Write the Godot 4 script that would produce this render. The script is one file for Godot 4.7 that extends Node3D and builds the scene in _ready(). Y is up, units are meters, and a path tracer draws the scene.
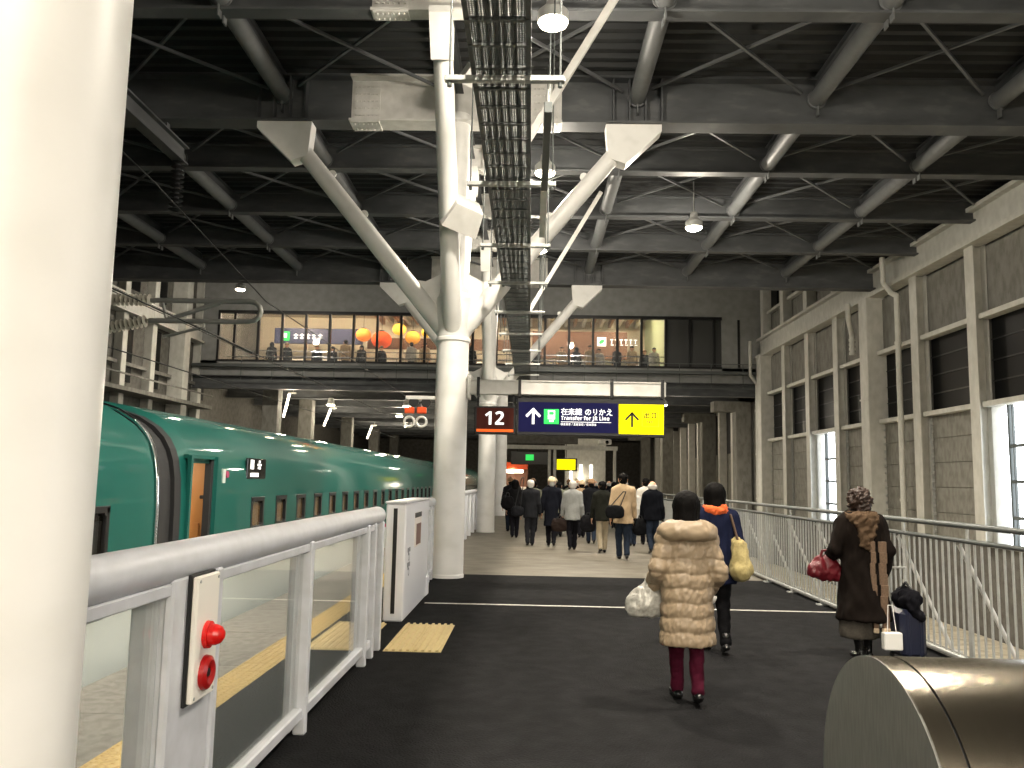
extends Node3D

# ---------------------------------------------------------------- mesh builder
class MB:
	var v := PackedVector3Array()
	var n := PackedVector3Array()
	var ix := PackedInt32Array()

	func tri(a: Vector3, b: Vector3, c: Vector3, na: Vector3, nb: Vector3, nc: Vector3) -> void:
		var k := v.size()
		var f := (b - a).cross(c - a).dot(na + nb + nc) > 0.0
		v.append(a); n.append(na)
		if f:
			v.append(c); n.append(nc); v.append(b); n.append(nb)
		else:
			v.append(b); n.append(nb); v.append(c); n.append(nc)
		ix.append(k); ix.append(k + 1); ix.append(k + 2)

	func flat(pts: Array, out: Vector3) -> void:
		for i in range(1, pts.size() - 1):
			var a: Vector3 = pts[0]
			var b: Vector3 = pts[i]
			var c: Vector3 = pts[i + 1]
			var m := (b - a).cross(c - a)
			if m.length_squared() < 1e-16:
				continue
			m = m.normalized()
			if m.dot(out) < 0.0:
				m = -m
			tri(a, b, c, m, m, m)

	func box(c: Vector3, s: Vector3, r := Basis()) -> MB:
		return cham(c, s, 0.0, r)

	func between(a: Vector3, b: Vector3) -> MB:
		return cham((a + b) * 0.5, (b - a).abs(), 0.0)

	func cham(c: Vector3, s: Vector3, h: float, r := Basis()) -> MB:
		var e := s * 0.5
		for ax in 3:
			for sg in [-1.0, 1.0]:
				var o := Vector3.ZERO
				o[ax] = sg
				var p := []
				for q in [[-1, -1], [1, -1], [1, 1], [-1, 1]]:
					var t := Vector3.ZERO
					t[ax] = sg * e[ax]
					t[(ax + 1) % 3] = q[0] * (e[(ax + 1) % 3] - h)
					t[(ax + 2) % 3] = q[1] * (e[(ax + 2) % 3] - h)
					p.append(c + r * t)
				flat(p, r * o)
		if h > 0.0:
			for ax in 3:
				var a1 := (ax + 1) % 3
				var a2 := (ax + 2) % 3
				for s1 in [-1.0, 1.0]:
					for s2 in [-1.0, 1.0]:
						var p := []
						for q in [[-1, 0], [1, 0], [1, 1], [-1, 1]]:
							var t := Vector3.ZERO
							t[ax] = q[0] * (e[ax] - h)
							t[a1] = s1 * (e[a1] - (h if q[1] == 1 else 0.0))
							t[a2] = s2 * (e[a2] - (0.0 if q[1] == 1 else h))
							p.append(c + r * t)
						var o := Vector3.ZERO
						o[a1] = s1
						o[a2] = s2
						flat(p, r * o)
			for sx in [-1.0, 1.0]:
				for sy in [-1.0, 1.0]:
					for sz in [-1.0, 1.0]:
						var g := Vector3(sx, sy, sz)
						flat([c + r * (g * (e - Vector3(0, h, h))), c + r * (g * (e - Vector3(h, 0, h))), c + r * (g * (e - Vector3(h, h, 0)))], r * g)
		return self

	func cyl(a: Vector3, b: Vector3, ra: float, rb: float, seg := 16, caps := true) -> MB:
		var d := (b - a).normalized()
		var u := d.cross(Vector3.UP if absf(d.y) < 0.9 else Vector3.RIGHT).normalized()
		var w := d.cross(u)
		var k := (ra - rb) / maxf((b - a).length(), 1e-6)
		for i in seg:
			var t0 := TAU * i / seg
			var t1 := TAU * (i + 1) / seg
			var e0 := u * cos(t0) + w * sin(t0)
			var e1 := u * cos(t1) + w * sin(t1)
			var n0 := (e0 + d * k).normalized()
			var n1 := (e1 + d * k).normalized()
			if ra > 0.0:
				tri(a + e0 * ra, a + e1 * ra, b + e0 * rb, n0, n1, n0)
			if rb > 0.0:
				tri(a + e1 * ra, b + e1 * rb, b + e0 * rb, n1, n1, n0)
			if caps:
				if ra > 0.0:
					tri(a, a + e0 * ra, a + e1 * ra, -d, -d, -d)
				if rb > 0.0:
					tri(b, b + e0 * rb, b + e1 * rb, d, d, d)
		return self

	func tube(pts: Array, r: float, seg := 8) -> MB:
		for i in pts.size() - 1:
			cyl(pts[i], pts[i + 1], r, r, seg, i == 0 or i == pts.size() - 2)
			if i > 0:
				ell(pts[i], Vector3(r, r, r), seg, 4)
		return self

	func ell(c: Vector3, r: Vector3, seg := 16, rings := 10, bs := Basis()) -> MB:
		for j in rings:
			var p0 := PI * j / rings
			var p1 := PI * (j + 1) / rings
			for i in seg:
				var q := []
				for e in [[p0, i], [p0, i + 1], [p1, i + 1], [p1, i]]:
					var t: float = TAU * e[1] / seg
					q.append(Vector3(sin(e[0]) * cos(t), cos(e[0]), sin(e[0]) * sin(t)))
				var pp := []
				var nn := []
				for m in q:
					pp.append(c + bs * (m * r))
					nn.append((bs * (m / r)).normalized())
				if j > 0:
					tri(pp[0], pp[1], pp[2], nn[0], nn[1], nn[2])
				if j < rings - 1:
					tri(pp[0], pp[2], pp[3], nn[0], nn[2], nn[3])
		return self

	func lathe(prof: Array, xf: Transform3D, seg := 24) -> MB:
		for j in prof.size() - 1:
			var a: Vector2 = prof[j]
			var b: Vector2 = prof[j + 1]
			cyl(xf * Vector3(0, a.y, 0), xf * Vector3(0, b.y, 0), a.x, b.x, seg, false) if absf(a.y - b.y) > 1e-5 else ring(xf, a.x, b.x, a.y, seg)
		return self

	func ring(xf: Transform3D, r0: float, r1: float, y: float, seg := 24) -> MB:
		var up := xf.basis.y.normalized()
		for i in seg:
			var t0 := TAU * i / seg
			var t1 := TAU * (i + 1) / seg
			var e0 := Vector3(cos(t0), 0, sin(t0))
			var e1 := Vector3(cos(t1), 0, sin(t1))
			var h := Vector3(0, y, 0)
			flat([xf * (h + e0 * r0), xf * (h + e1 * r0), xf * (h + e1 * r1), xf * (h + e0 * r1)], up)
		return self

	func prism(poly: PackedVector2Array, xf: Transform3D, depth: float) -> MB:
		var t := Geometry2D.triangulate_polygon(poly)
		for sg in [0.0, 1.0]:
			var o := xf.basis.z * (1.0 if sg == 1.0 else -1.0)
			for i in range(0, t.size(), 3):
				var q := []
				for j in 3:
					var w := poly[t[i + j]]
					q.append(xf * Vector3(w.x, w.y, depth * sg))
				flat(q, o)
		var cw := Geometry2D.is_polygon_clockwise(poly)
		for i in poly.size():
			var a := poly[i]
			var b := poly[(i + 1) % poly.size()]
			var d := b - a
			var o := Vector3(d.y, -d.x, 0) * (-1.0 if cw else 1.0)
			flat([xf * Vector3(a.x, a.y, 0), xf * Vector3(b.x, b.y, 0), xf * Vector3(b.x, b.y, depth), xf * Vector3(a.x, a.y, depth)], xf.basis * o)
		return self

	func ibeam(a: Vector3, b: Vector3, h: float, w: float, tf := 0.03, tw := 0.02) -> MB:
		# an I section with its top flange on the line a-b, web upright
		var l := (b - a).length()
		var z := (b - a) / l
		var x := z.cross(Vector3.UP).normalized()
		var r := Basis(x, x.cross(z) * -1.0, z)
		var up := r.y if r.y.y > 0 else -r.y
		var m := (a + b) * 0.5
		box(m - up * tf * 0.5, Vector3(w, tf, l), r)
		box(m - up * (h - tf * 0.5), Vector3(w, tf, l), r)
		box(m - up * h * 0.5, Vector3(tw, h - tf * 2.0, l), r)
		return self

	func add(o: MB, xf: Transform3D) -> MB:
		var k := v.size()
		for i in o.v.size():
			v.append(xf * o.v[i])
			n.append((xf.basis * o.n[i]).normalized())
		for i in o.ix:
			ix.append(i + k)
		return self

	func mesh() -> ArrayMesh:
		var a := []
		a.resize(Mesh.ARRAY_MAX)
		a[Mesh.ARRAY_VERTEX] = v
		a[Mesh.ARRAY_NORMAL] = n
		a[Mesh.ARRAY_INDEX] = ix
		var m := ArrayMesh.new()
		m.add_surface_from_arrays(Mesh.PRIMITIVE_TRIANGLES, a)
		return m


var M := {}
var used := {}
var FONT := SystemFont.new()


func mb() -> MB:
	return MB.new()


func numbered(called: String) -> String:
	var k: int = used.get(called, 0)
	used[called] = k + 1
	return called if k == 0 else "%s_%03d" % [called, k]


func thing(called: String, label: String, category: String, at := Vector3.ZERO, turn := 0.0, group := "") -> Node3D:
	var o := Node3D.new()
	o.name = numbered(called)
	add_child(o)
	o.position = at
	o.rotation.y = turn
	o.set_meta("label", label)
	o.set_meta("category", category)
	if group:
		o.set_meta("group", group)
	return o


func setting(called: String) -> Node3D:
	var o := Node3D.new()
	o.name = numbered(called)
	add_child(o)
	o.set_meta("kind", "structure")
	return o


func put(called: String, m: Mesh, mat: Material, parent: Node, at := Vector3.ZERO) -> MeshInstance3D:
	var o := MeshInstance3D.new()
	o.name = called
	o.mesh = m
	o.material_override = mat
	o.position = at
	parent.add_child(o, true)
	return o


func part(called: String, b: MB, mat: Material, parent: Node, at := Vector3.ZERO) -> MeshInstance3D:
	return put(called, b.mesh(), mat, parent, at)


func dup(root: Node3D, at: Vector3, turn := 0.0, label := "") -> Node3D:
	var nm := String(root.name)
	if nm.length() > 4 and nm.substr(nm.length() - 4, 1) == "_" and nm.substr(nm.length() - 3).is_valid_int():
		nm = nm.substr(0, nm.length() - 4)
	var r: Node3D = root.duplicate()
	r.name = numbered(nm)
	add_child(r)
	r.position = at
	r.rotation.y = turn
	if label:
		r.set_meta("label", label)
	return r


# ---------------------------------------------------------------- materials
func col(hex: String) -> Color:
	return Color(hex)


func mat(hex: String, rough := 0.6, metal := 0.0) -> StandardMaterial3D:
	var m := StandardMaterial3D.new()
	m.albedo_color = Color(hex)
	m.roughness = rough
	m.metallic = metal
	return m


func noise_tex(stops: Array, freq: float, sd: int, octaves := 4, size := 512, kind := FastNoiseLite.TYPE_SIMPLEX_SMOOTH) -> NoiseTexture2D:
	var f := FastNoiseLite.new()
	f.seed = sd
	f.frequency = freq
	f.noise_type = kind
	f.fractal_octaves = octaves
	var t := NoiseTexture2D.new()
	t.width = size
	t.height = size
	t.seamless = true
	t.noise = f
	var g := Gradient.new()
	var off := PackedFloat32Array()
	var cs := PackedColorArray()
	for s in stops:
		off.append(s[0])
		cs.append(Color(s[1]))
	g.offsets = off
	g.colors = cs
	t.color_ramp = g
	return t


func bump_tex(freq: float, sd: int, strength: float, octaves := 4) -> NoiseTexture2D:
	var f := FastNoiseLite.new()
	f.seed = sd
	f.frequency = freq
	f.fractal_octaves = octaves
	var t := NoiseTexture2D.new()
	t.width = 512
	t.height = 512
	t.seamless = true
	t.noise = f
	t.as_normal_map = true
	t.bump_strength = strength
	return t


func textured(hex: String, tex: Texture2D, scale: Vector3, rough := 0.6, metal := 0.0, bump: Texture2D = null, depth := 0.5) -> StandardMaterial3D:
	var m := mat(hex, rough, metal)
	m.albedo_texture = tex
	m.uv1_triplanar = true
	m.uv1_world_triplanar = true
	m.uv1_scale = scale
	if bump:
		m.normal_enabled = true
		m.normal_texture = bump
		m.normal_scale = depth
	return m


func glow(hex: String, energy: float) -> StandardMaterial3D:
	var m := mat(hex, 0.7)
	m.metallic_specular = 0.15
	m.emission_enabled = true
	m.emission = Color(hex)
	m.emission_energy_multiplier = energy
	return m


func glass(hex: String, alpha: float) -> StandardMaterial3D:
	var m := mat(hex, 0.02)
	var c := Color(hex)
	c.a = alpha
	m.albedo_color = c
	m.transparency = BaseMaterial3D.TRANSPARENCY_ALPHA
	m.metallic_specular = 0.5
	return m


func make_materials() -> void:
	var blot := noise_tex([[0.0, "e2e2e0"], [0.45, "f0f0ef"], [0.7, "f8f8f8"], [1.0, "ffffff"]], 0.012, 3, 4)
	var streak := noise_tex([[0.0, "c4c2bd"], [0.4, "dedcd8"], [0.6, "eeedeb"], [1.0, "fbfbfb"]], 0.02, 9, 5)
	var grain := bump_tex(0.12, 5, 4.0)
	var fine := bump_tex(0.3, 6, 6.0, 3)
	M.white = textured("dddbd6", blot, Vector3(0.5, 0.5, 0.5), 0.42)
	M.column = textured("ecebe7", noise_tex([[0.0, "ededeb"], [0.5, "fafafa"], [1.0, "ffffff"]], 0.01, 4, 3), Vector3(0.4, 0.4, 0.4), 0.38)
	M.steel_dark = textured("5d5f61", noise_tex([[0.0, "b4b5b6"], [0.4, "cfd0d0"], [0.66, "d8d9d9"], [0.8, "eeeeec"], [1.0, "fafaf8"]], 0.01, 12, 5), Vector3(0.2, 0.6, 0.2), 0.6)
	M.tube_dark = textured("6a6c6d", blot, Vector3(0.6, 0.6, 0.6), 0.5)
	M.deck = textured("27292a", blot, Vector3(0.3, 0.3, 0.3), 0.7)
	M.brace = mat("606264", 0.5)
	M.galv = textured("b3b5b2", blot, Vector3(2, 2, 2), 0.42, 0.35)
	M.galv_dark = mat("5c605f", 0.5, 0.5)
	M.black = mat("121314", 0.5)
	M.black_gloss = mat("0d0e10", 0.12)
	M.rubber = mat("17181a", 0.8)
	M.floor_dark = textured("242425", noise_tex([[0.0, "c2c2c2"], [0.4, "d8d8d8"], [0.65, "e8e8e8"], [1.0, "ffffff"]], 0.02, 21, 5), Vector3(0.35, 0.35, 0.35), 0.62, 0.0, fine, 0.35)
	M.floor_dark.metallic_specular = 0.12
	M.floor_dark.roughness = 0.85
	M.floor_light = textured("77736a", noise_tex([[0.0, "c9c6c1"], [0.4, "dedbd6"], [0.7, "eeece9"], [1.0, "ffffff"]], 0.012, 23, 5), Vector3(0.18, 0.18, 0.3), 0.5, 0.0, grain, 0.12)
	M.floor_light.metallic_specular = 0.25
	M.concrete = textured("7e7d77", streak, Vector3(0.35, 0.16, 0.35), 0.8, 0.0, grain, 0.25)
	M.concrete_dark = textured("66645f", streak, Vector3(0.3, 0.3, 0.3), 0.85, 0.0, grain, 0.3)
	M.edge_stone = textured("8f8c84", streak, Vector3(0.8, 0.8, 0.8), 0.7, 0.0, grain, 0.2)
	M.ballast = textured("d2c9b4", streak, Vector3(0.25, 0.25, 0.25), 0.85, 0.0, grain, 0.3)
	M.wall_paint = textured("c2c1b9", blot, Vector3(0.5, 0.3, 0.5), 0.55)
	M.panel_grey = textured("84837c", streak, Vector3(0.5, 0.25, 0.5), 0.7)
	M.dark_glass = mat("0b0c0d", 0.4)
	M.dark_glass.metallic_specular = 0.2
	M.tactile = textured("cdb77e", noise_tex([[0.0, "dccfae"], [0.4, "ebe0c6"], [0.7, "fbf5e6"], [1.0, "ffffff"]], 0.03, 31, 4), Vector3(1.2, 1.2, 1.2), 0.7)
	M.tactile_bar = mat("c9b583", 0.7)
	M.line_white = textured("cfccc4", streak, Vector3(1, 1, 1), 0.5)
	M.alu = textured("d6d8de", blot, Vector3(0.6, 0.6, 0.6), 0.32, 0.0)
	M.gate = mat("e4e5ea", 0.32)
	M.pane = glass("dfe9e6", 0.08)
	M.window_pane = glass("dbe8f2", 0.1)
	M.bridge_pane = glass("d8dde0", 0.08)
	M.red = mat("d11a16", 0.25)
	M.red_dark = mat("a51212", 0.3)
	M.cream = mat("eeeae0", 0.4)
	M.train = mat("0f544c", 0.6)
	M.train.metallic_specular = 0.3
	M.train.clearcoat_enabled = true
	M.train.clearcoat = 0.5
	M.train.clearcoat_roughness = 0.05
	M.train_white = mat("bcc4c0", 0.3)
	M.train_stripe = mat("b5476b", 0.25)
	M.chrome = mat("d8dadc", 0.15, 1.0)
	M.tan = mat("a5733f", 0.5)
	M.strap = mat("4a3524", 0.6)
	M.carpet = mat("8d5526", 0.9)
	M.added_interior_panel = mat("b08a55", 0.6)  # tan of the added panels that stand in for the lit car interior
	M.train_glass = glass("2a2620", 0.2)
	M.steel = textured("938c7e", noise_tex([[0.0, "dedbd5"], [0.5, "f1efeb"], [1.0, "ffffff"]], 0.03, 41, 4), Vector3(14, 0.4, 0.4), 0.22, 1.0, bump_tex(0.06, 43, 8.0, 3), 0.12)
	M.steel.uv1_scale = Vector3(30, 0.3, 0.3)
	M.steel_end = textured("7e7e78", noise_tex([[0.0, "d8d8d8"], [1.0, "ffffff"]], 0.03, 42, 4), Vector3(6, 0.6, 6), 0.5, 0.35)
	M.lamp = glow("fff3d9", 22.0)
	M.lamp_body = mat("c9c9c5", 0.4, 0.2)
	M.tube_light = glow("fff4e0", 5.0)
	M.insul = mat("b9b5a8", 0.25)
	M.catenary = mat("a9aaa6", 0.4, 0.5)
	M.wire = mat("1d1d1d", 0.5, 0.3)
	M.orange = mat("e2521c", 0.4)
	M.skin = mat("c99a7c", 0.55)
	M.hair_black = textured("0f0d0c", noise_tex([[0.0, "8a8a8a"], [1.0, "ffffff"]], 0.08, 52, 3, 256), Vector3(14, 2, 14), 0.7)
	M.hair_black.metallic_specular = 0.2
	M.hair_grey = mat("b5b1aa", 0.6)
	M.hair_brown = textured("3d2618", noise_tex([[0.0, "7a7a7a"], [1.0, "ffffff"]], 0.06, 51, 3), Vector3(6, 6, 6), 0.55)
	M.shoe = mat("0b0b0b", 0.22)
	M.sign_case = mat("1e1f20", 0.6)
	M.sign_grey = mat("8b8d92", 0.5)
	M.notice = mat("e6dfd8", 0.5)
	M.notice_brown = mat("6b4a40", 0.5)
	M.fence_stay = mat("c9c9c5", 0.4, 0.3)
	M.cable_grey = mat("6d6f70", 0.6)
	M.panel_dark = mat("3c3d3c", 0.5)
	M.bridge_grey = textured("8f908e", blot, Vector3(0.3, 0.3, 0.3), 0.7)
	M.shop_wall = mat("cfc4ad", 0.7)
	M.shop_green = mat("b9c9a4", 0.7)
	M.shop_navy = mat("2a3050", 0.5)
	M.shop_brown = mat("6a4a35", 0.6)
	M.panel_lamp = glow("fff1dc", 4.0)
	M.sign_green = glow("35c45a", 0.9)
	M.sign_white = glow("f4f4f4", 0.9)
	M.sign_yellow = glow("f2e60c", 0.75)
	M.sign_navy = glow("17173a", 0.5)
	M.sign_brown = glow("4a2620", 0.25)
	M.sign_orange = glow("e8672c", 0.8)
	M.sign_ink = mat("1c1c08", 0.6)
	M.lantern_orange = glow("f0873a", 0.7)
	M.lantern_red = glow("d9542c", 0.6)
	M.lantern_amber = glow("e89a3e", 0.7)
	M.lantern_gold = glow("e9b83f", 0.7)
	M.lantern_yellow = glow("f2c14e", 0.8)


# ---------------------------------------------------------------- smooth bodies
func nets(ops: Array, cell: float) -> Array:
	var lo := Vector3(1e9, 1e9, 1e9)
	var hi := -lo
	for o in ops:
		if o[0] != "c":
			continue
		var r := maxf(o[3], o[4]) + cell * 2.0
		lo = lo.min(o[1] - Vector3(r, r, r)).min(o[2] - Vector3(r, r, r))
		hi = hi.max(o[1] + Vector3(r, r, r)).max(o[2] + Vector3(r, r, r))
	var nx := int((hi.x - lo.x) / cell) + 2
	var ny := int((hi.y - lo.y) / cell) + 2
	var nz := int((hi.z - lo.z) / cell) + 2
	var f := PackedFloat32Array()
	f.resize(nx * ny * nz)
	f.fill(0.5)
	var sy := nx
	var sz := nx * ny
	for o in ops:
		if o[0] == "y":
			var cut: float = o[1]
			for j in ny:
				var dd := cut - (lo.y + j * cell)
				if dd < -0.2:
					break
				for k in nz:
					var q := k * sz + j * sy
					for i in nx:
						if f[q + i] < dd:
							f[q + i] = dd
			continue
		var a: Vector3 = o[1]
		var b: Vector3 = o[2]
		var ra: float = o[3]
		var rb: float = o[4]
		var kk: float = o[5]
		var zs: float = o[6] if o.size() > 6 else 1.0
		var rr := maxf(ra, rb) + kk + cell * 2.0
		var p0 := (a.min(b) - Vector3(rr, rr, rr) - lo) / cell
		var p1 := (a.max(b) + Vector3(rr, rr, rr) - lo) / cell
		var i0 := maxi(int(p0.x), 0)
		var i1 := mini(int(p1.x) + 1, nx - 1)
		var j0 := maxi(int(p0.y), 0)
		var j1 := mini(int(p1.y) + 1, ny - 1)
		var k0 := maxi(int(p0.z), 0)
		var k1 := mini(int(p1.z) + 1, nz - 1)
		var ba := b - a
		ba.z /= zs
		var bl := maxf(ba.length_squared(), 1e-9)
		var dr := rb - ra
		for k in range(k0, k1 + 1):
			var pz := (lo.z + k * cell - a.z) / zs
			for j in range(j0, j1 + 1):
				var py := lo.y + j * cell - a.y
				var q := k * sz + j * sy
				for i in range(i0, i1 + 1):
					var p := Vector3(lo.x + i * cell - a.x, py, pz)
					var t := clampf(p.dot(ba) / bl, 0.0, 1.0)
					var d := ((p - ba * t).length() - ra - dr * t) * zs
					var e := f[q + i]
					var h := kk - absf(d - e)
					if h > 0.0:
						f[q + i] = minf(d, e) - h * h / kk * 0.25
					elif d < e:
						f[q + i] = d
	var vs := PackedVector3Array()
	var id := {}
	var off := [0, 1, sy, sy + 1, sz, sz + 1, sz + sy, sz + sy + 1]
	for k in nz - 1:
		for j in ny - 1:
			var q := k * sz + j * sy
			for i in nx - 1:
				var c := q + i
				var s0 := f[c] < 0.0
				if s0 == (f[c + 1] < 0.0) and s0 == (f[c + sy] < 0.0) and s0 == (f[c + sy + 1] < 0.0) and s0 == (f[c + sz] < 0.0) and s0 == (f[c + sz + 1] < 0.0) and s0 == (f[c + sz + sy] < 0.0) and s0 == (f[c + sz + sy + 1] < 0.0):
					continue
				var acc := Vector3.ZERO
				var cnt := 0
				for x in 8:
					for bit in [1, 2, 4]:
						if x & bit:
							continue
						var fa := f[c + off[x]]
						var fb := f[c + off[x | bit]]
						if (fa < 0.0) != (fb < 0.0):
							var t := fa / (fa - fb)
							var pa := Vector3(x & 1, (x >> 1) & 1, (x >> 2) & 1)
							if bit == 1:
								pa.x = t
							elif bit == 2:
								pa.y = t
							else:
								pa.z = t
							acc += pa
							cnt += 1
				id[c] = vs.size()
				vs.append(lo + (Vector3(i, j, k) + acc / cnt) * cell)
	var ix := PackedInt32Array()
	for c in id:
		var s0 := f[c] < 0.0
		for e in [[1, sy, sz], [sy, sz, 1], [sz, 1, sy]]:
			if s0 == (f[c + e[0]] < 0.0):
				continue
			var A: int = id.get(c, -1)
			var B: int = id.get(c - e[1], -1)
			var C: int = id.get(c - e[1] - e[2], -1)
			var D: int = id.get(c - e[2], -1)
			if A < 0 or B < 0 or C < 0 or D < 0:
				continue
			if s0:
				ix.append_array([A, C, B, A, D, C])
			else:
				ix.append_array([A, B, C, A, C, D])
	return [vs, ix]


func blob(ops: Array, cell: float, fold := 0.0, freq := Vector3(9, 3, 9), quilt := false) -> MB:
	var r := nets(ops, cell)
	var vs: PackedVector3Array = r[0]
	var ix: PackedInt32Array = r[1]
	var ns := normals(vs, ix)
	if fold > 0.0 or quilt:
		var fn := FastNoiseLite.new()
		fn.seed = 17
		fn.frequency = 1.0
		fn.fractal_octaves = 2
		for i in vs.size():
			var p := vs[i]
			var d := 0.0
			if fold > 0.0:
				d += fn.get_noise_3d(p.x * freq.x, p.y * freq.y, p.z * freq.z) * fold
			if quilt:
				d += puffer(p)
			vs[i] = p + ns[i] * d
		ns = normals(vs, ix)
	var b := MB.new()
	b.v = vs
	b.n = ns
	b.ix = ix
	return b


func normals(vs: PackedVector3Array, ix: PackedInt32Array) -> PackedVector3Array:
	var ns := PackedVector3Array()
	ns.resize(vs.size())
	for i in range(0, ix.size(), 3):
		var a := vs[ix[i]]
		var m := (vs[ix[i + 2]] - a).cross(vs[ix[i + 1]] - a)
		ns[ix[i]] += m
		ns[ix[i + 1]] += m
		ns[ix[i + 2]] += m
	for i in ns.size():
		ns[i] = ns[i].normalized()
	return ns


# ---------------------------------------------------------------- people
var hand_relaxed: MB
var hand_grip: MB
var head_mesh: MB


func make_hand(curl: float) -> MB:
	# wrist at the origin, fingers down -y, palm facing +z, thumb on +x
	var o := [["c", Vector3(0, 0.03, 0), Vector3(0, -0.02, 0), 0.027, 0.03, 0.01, 0.7], ["c", Vector3(-0.016, -0.03, 0), Vector3(-0.022, -0.085, 0), 0.024, 0.019, 0.02, 0.6], ["c", Vector3(0.012, -0.03, 0), Vector3(0.02, -0.085, 0), 0.026, 0.019, 0.02, 0.6]]
	var lens := [0.062, 0.078, 0.084, 0.074]
	for i in 4:
		var x := -0.033 + i * 0.0215
		var p := Vector3(x, -0.09, 0)
		var ang := curl * 0.5
		for s in 3:
			var l: float = lens[i] * [0.45, 0.32, 0.25][s]
			var q := p + Vector3(0, -cos(ang), sin(ang)) * l
			o.append(["c", p, q, 0.0092 - s * 0.0006, 0.0086 - s * 0.0006, 0.004])
			p = q
			ang += curl
	var t := Vector3(0.026, -0.028, 0.004)
	var u := t + Vector3(0.03, -0.036, 0.012)
	o.append(["c", t, u, 0.014, 0.011, 0.012])
	o.append(["c", u, u + Vector3(0.004 - curl * 0.012, -0.03, 0.012 + curl * 0.01), 0.0105, 0.0085, 0.005])
	return blob(o, 0.0045)


func make_head() -> MB:
	# centre of the skull at the origin, face towards -z
	var o := [["c", Vector3(0, 0.03, 0.012), Vector3(0, 0.02, -0.02), 0.092, 0.082, 0.03], ["c", Vector3(0, -0.03, -0.03), Vector3(0, -0.085, -0.055), 0.062, 0.035, 0.04], ["c", Vector3(0, -0.05, 0.0), Vector3(0, -0.16, 0.03), 0.055, 0.052, 0.03], ["c", Vector3(0, 0.005, -0.098), Vector3(0, -0.03, -0.114), 0.008, 0.014, 0.012], ["c", Vector3(-0.045, 0.028, -0.078), Vector3(0.045, 0.028, -0.078), 0.014, 0.014, 0.02], ["c", Vector3(-0.022, -0.058, -0.09), Vector3(0.022, -0.058, -0.09), 0.008, 0.008, 0.008], ["c", Vector3(0, -0.09, -0.08), Vector3(0, -0.095, -0.082), 0.016, 0.016, 0.02]]
	for s in [-1.0, 1.0]:
		o.append(["c", Vector3(s * 0.032, 0.006, -0.083), Vector3(s * 0.034, 0.006, -0.083), 0.012, 0.012, 0.006])
		o.append(["c", Vector3(s * 0.088, 0.018, 0.0), Vector3(s * 0.084, -0.03, -0.006), 0.016, 0.011, 0.008])
	return blob(o, 0.0085)


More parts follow.
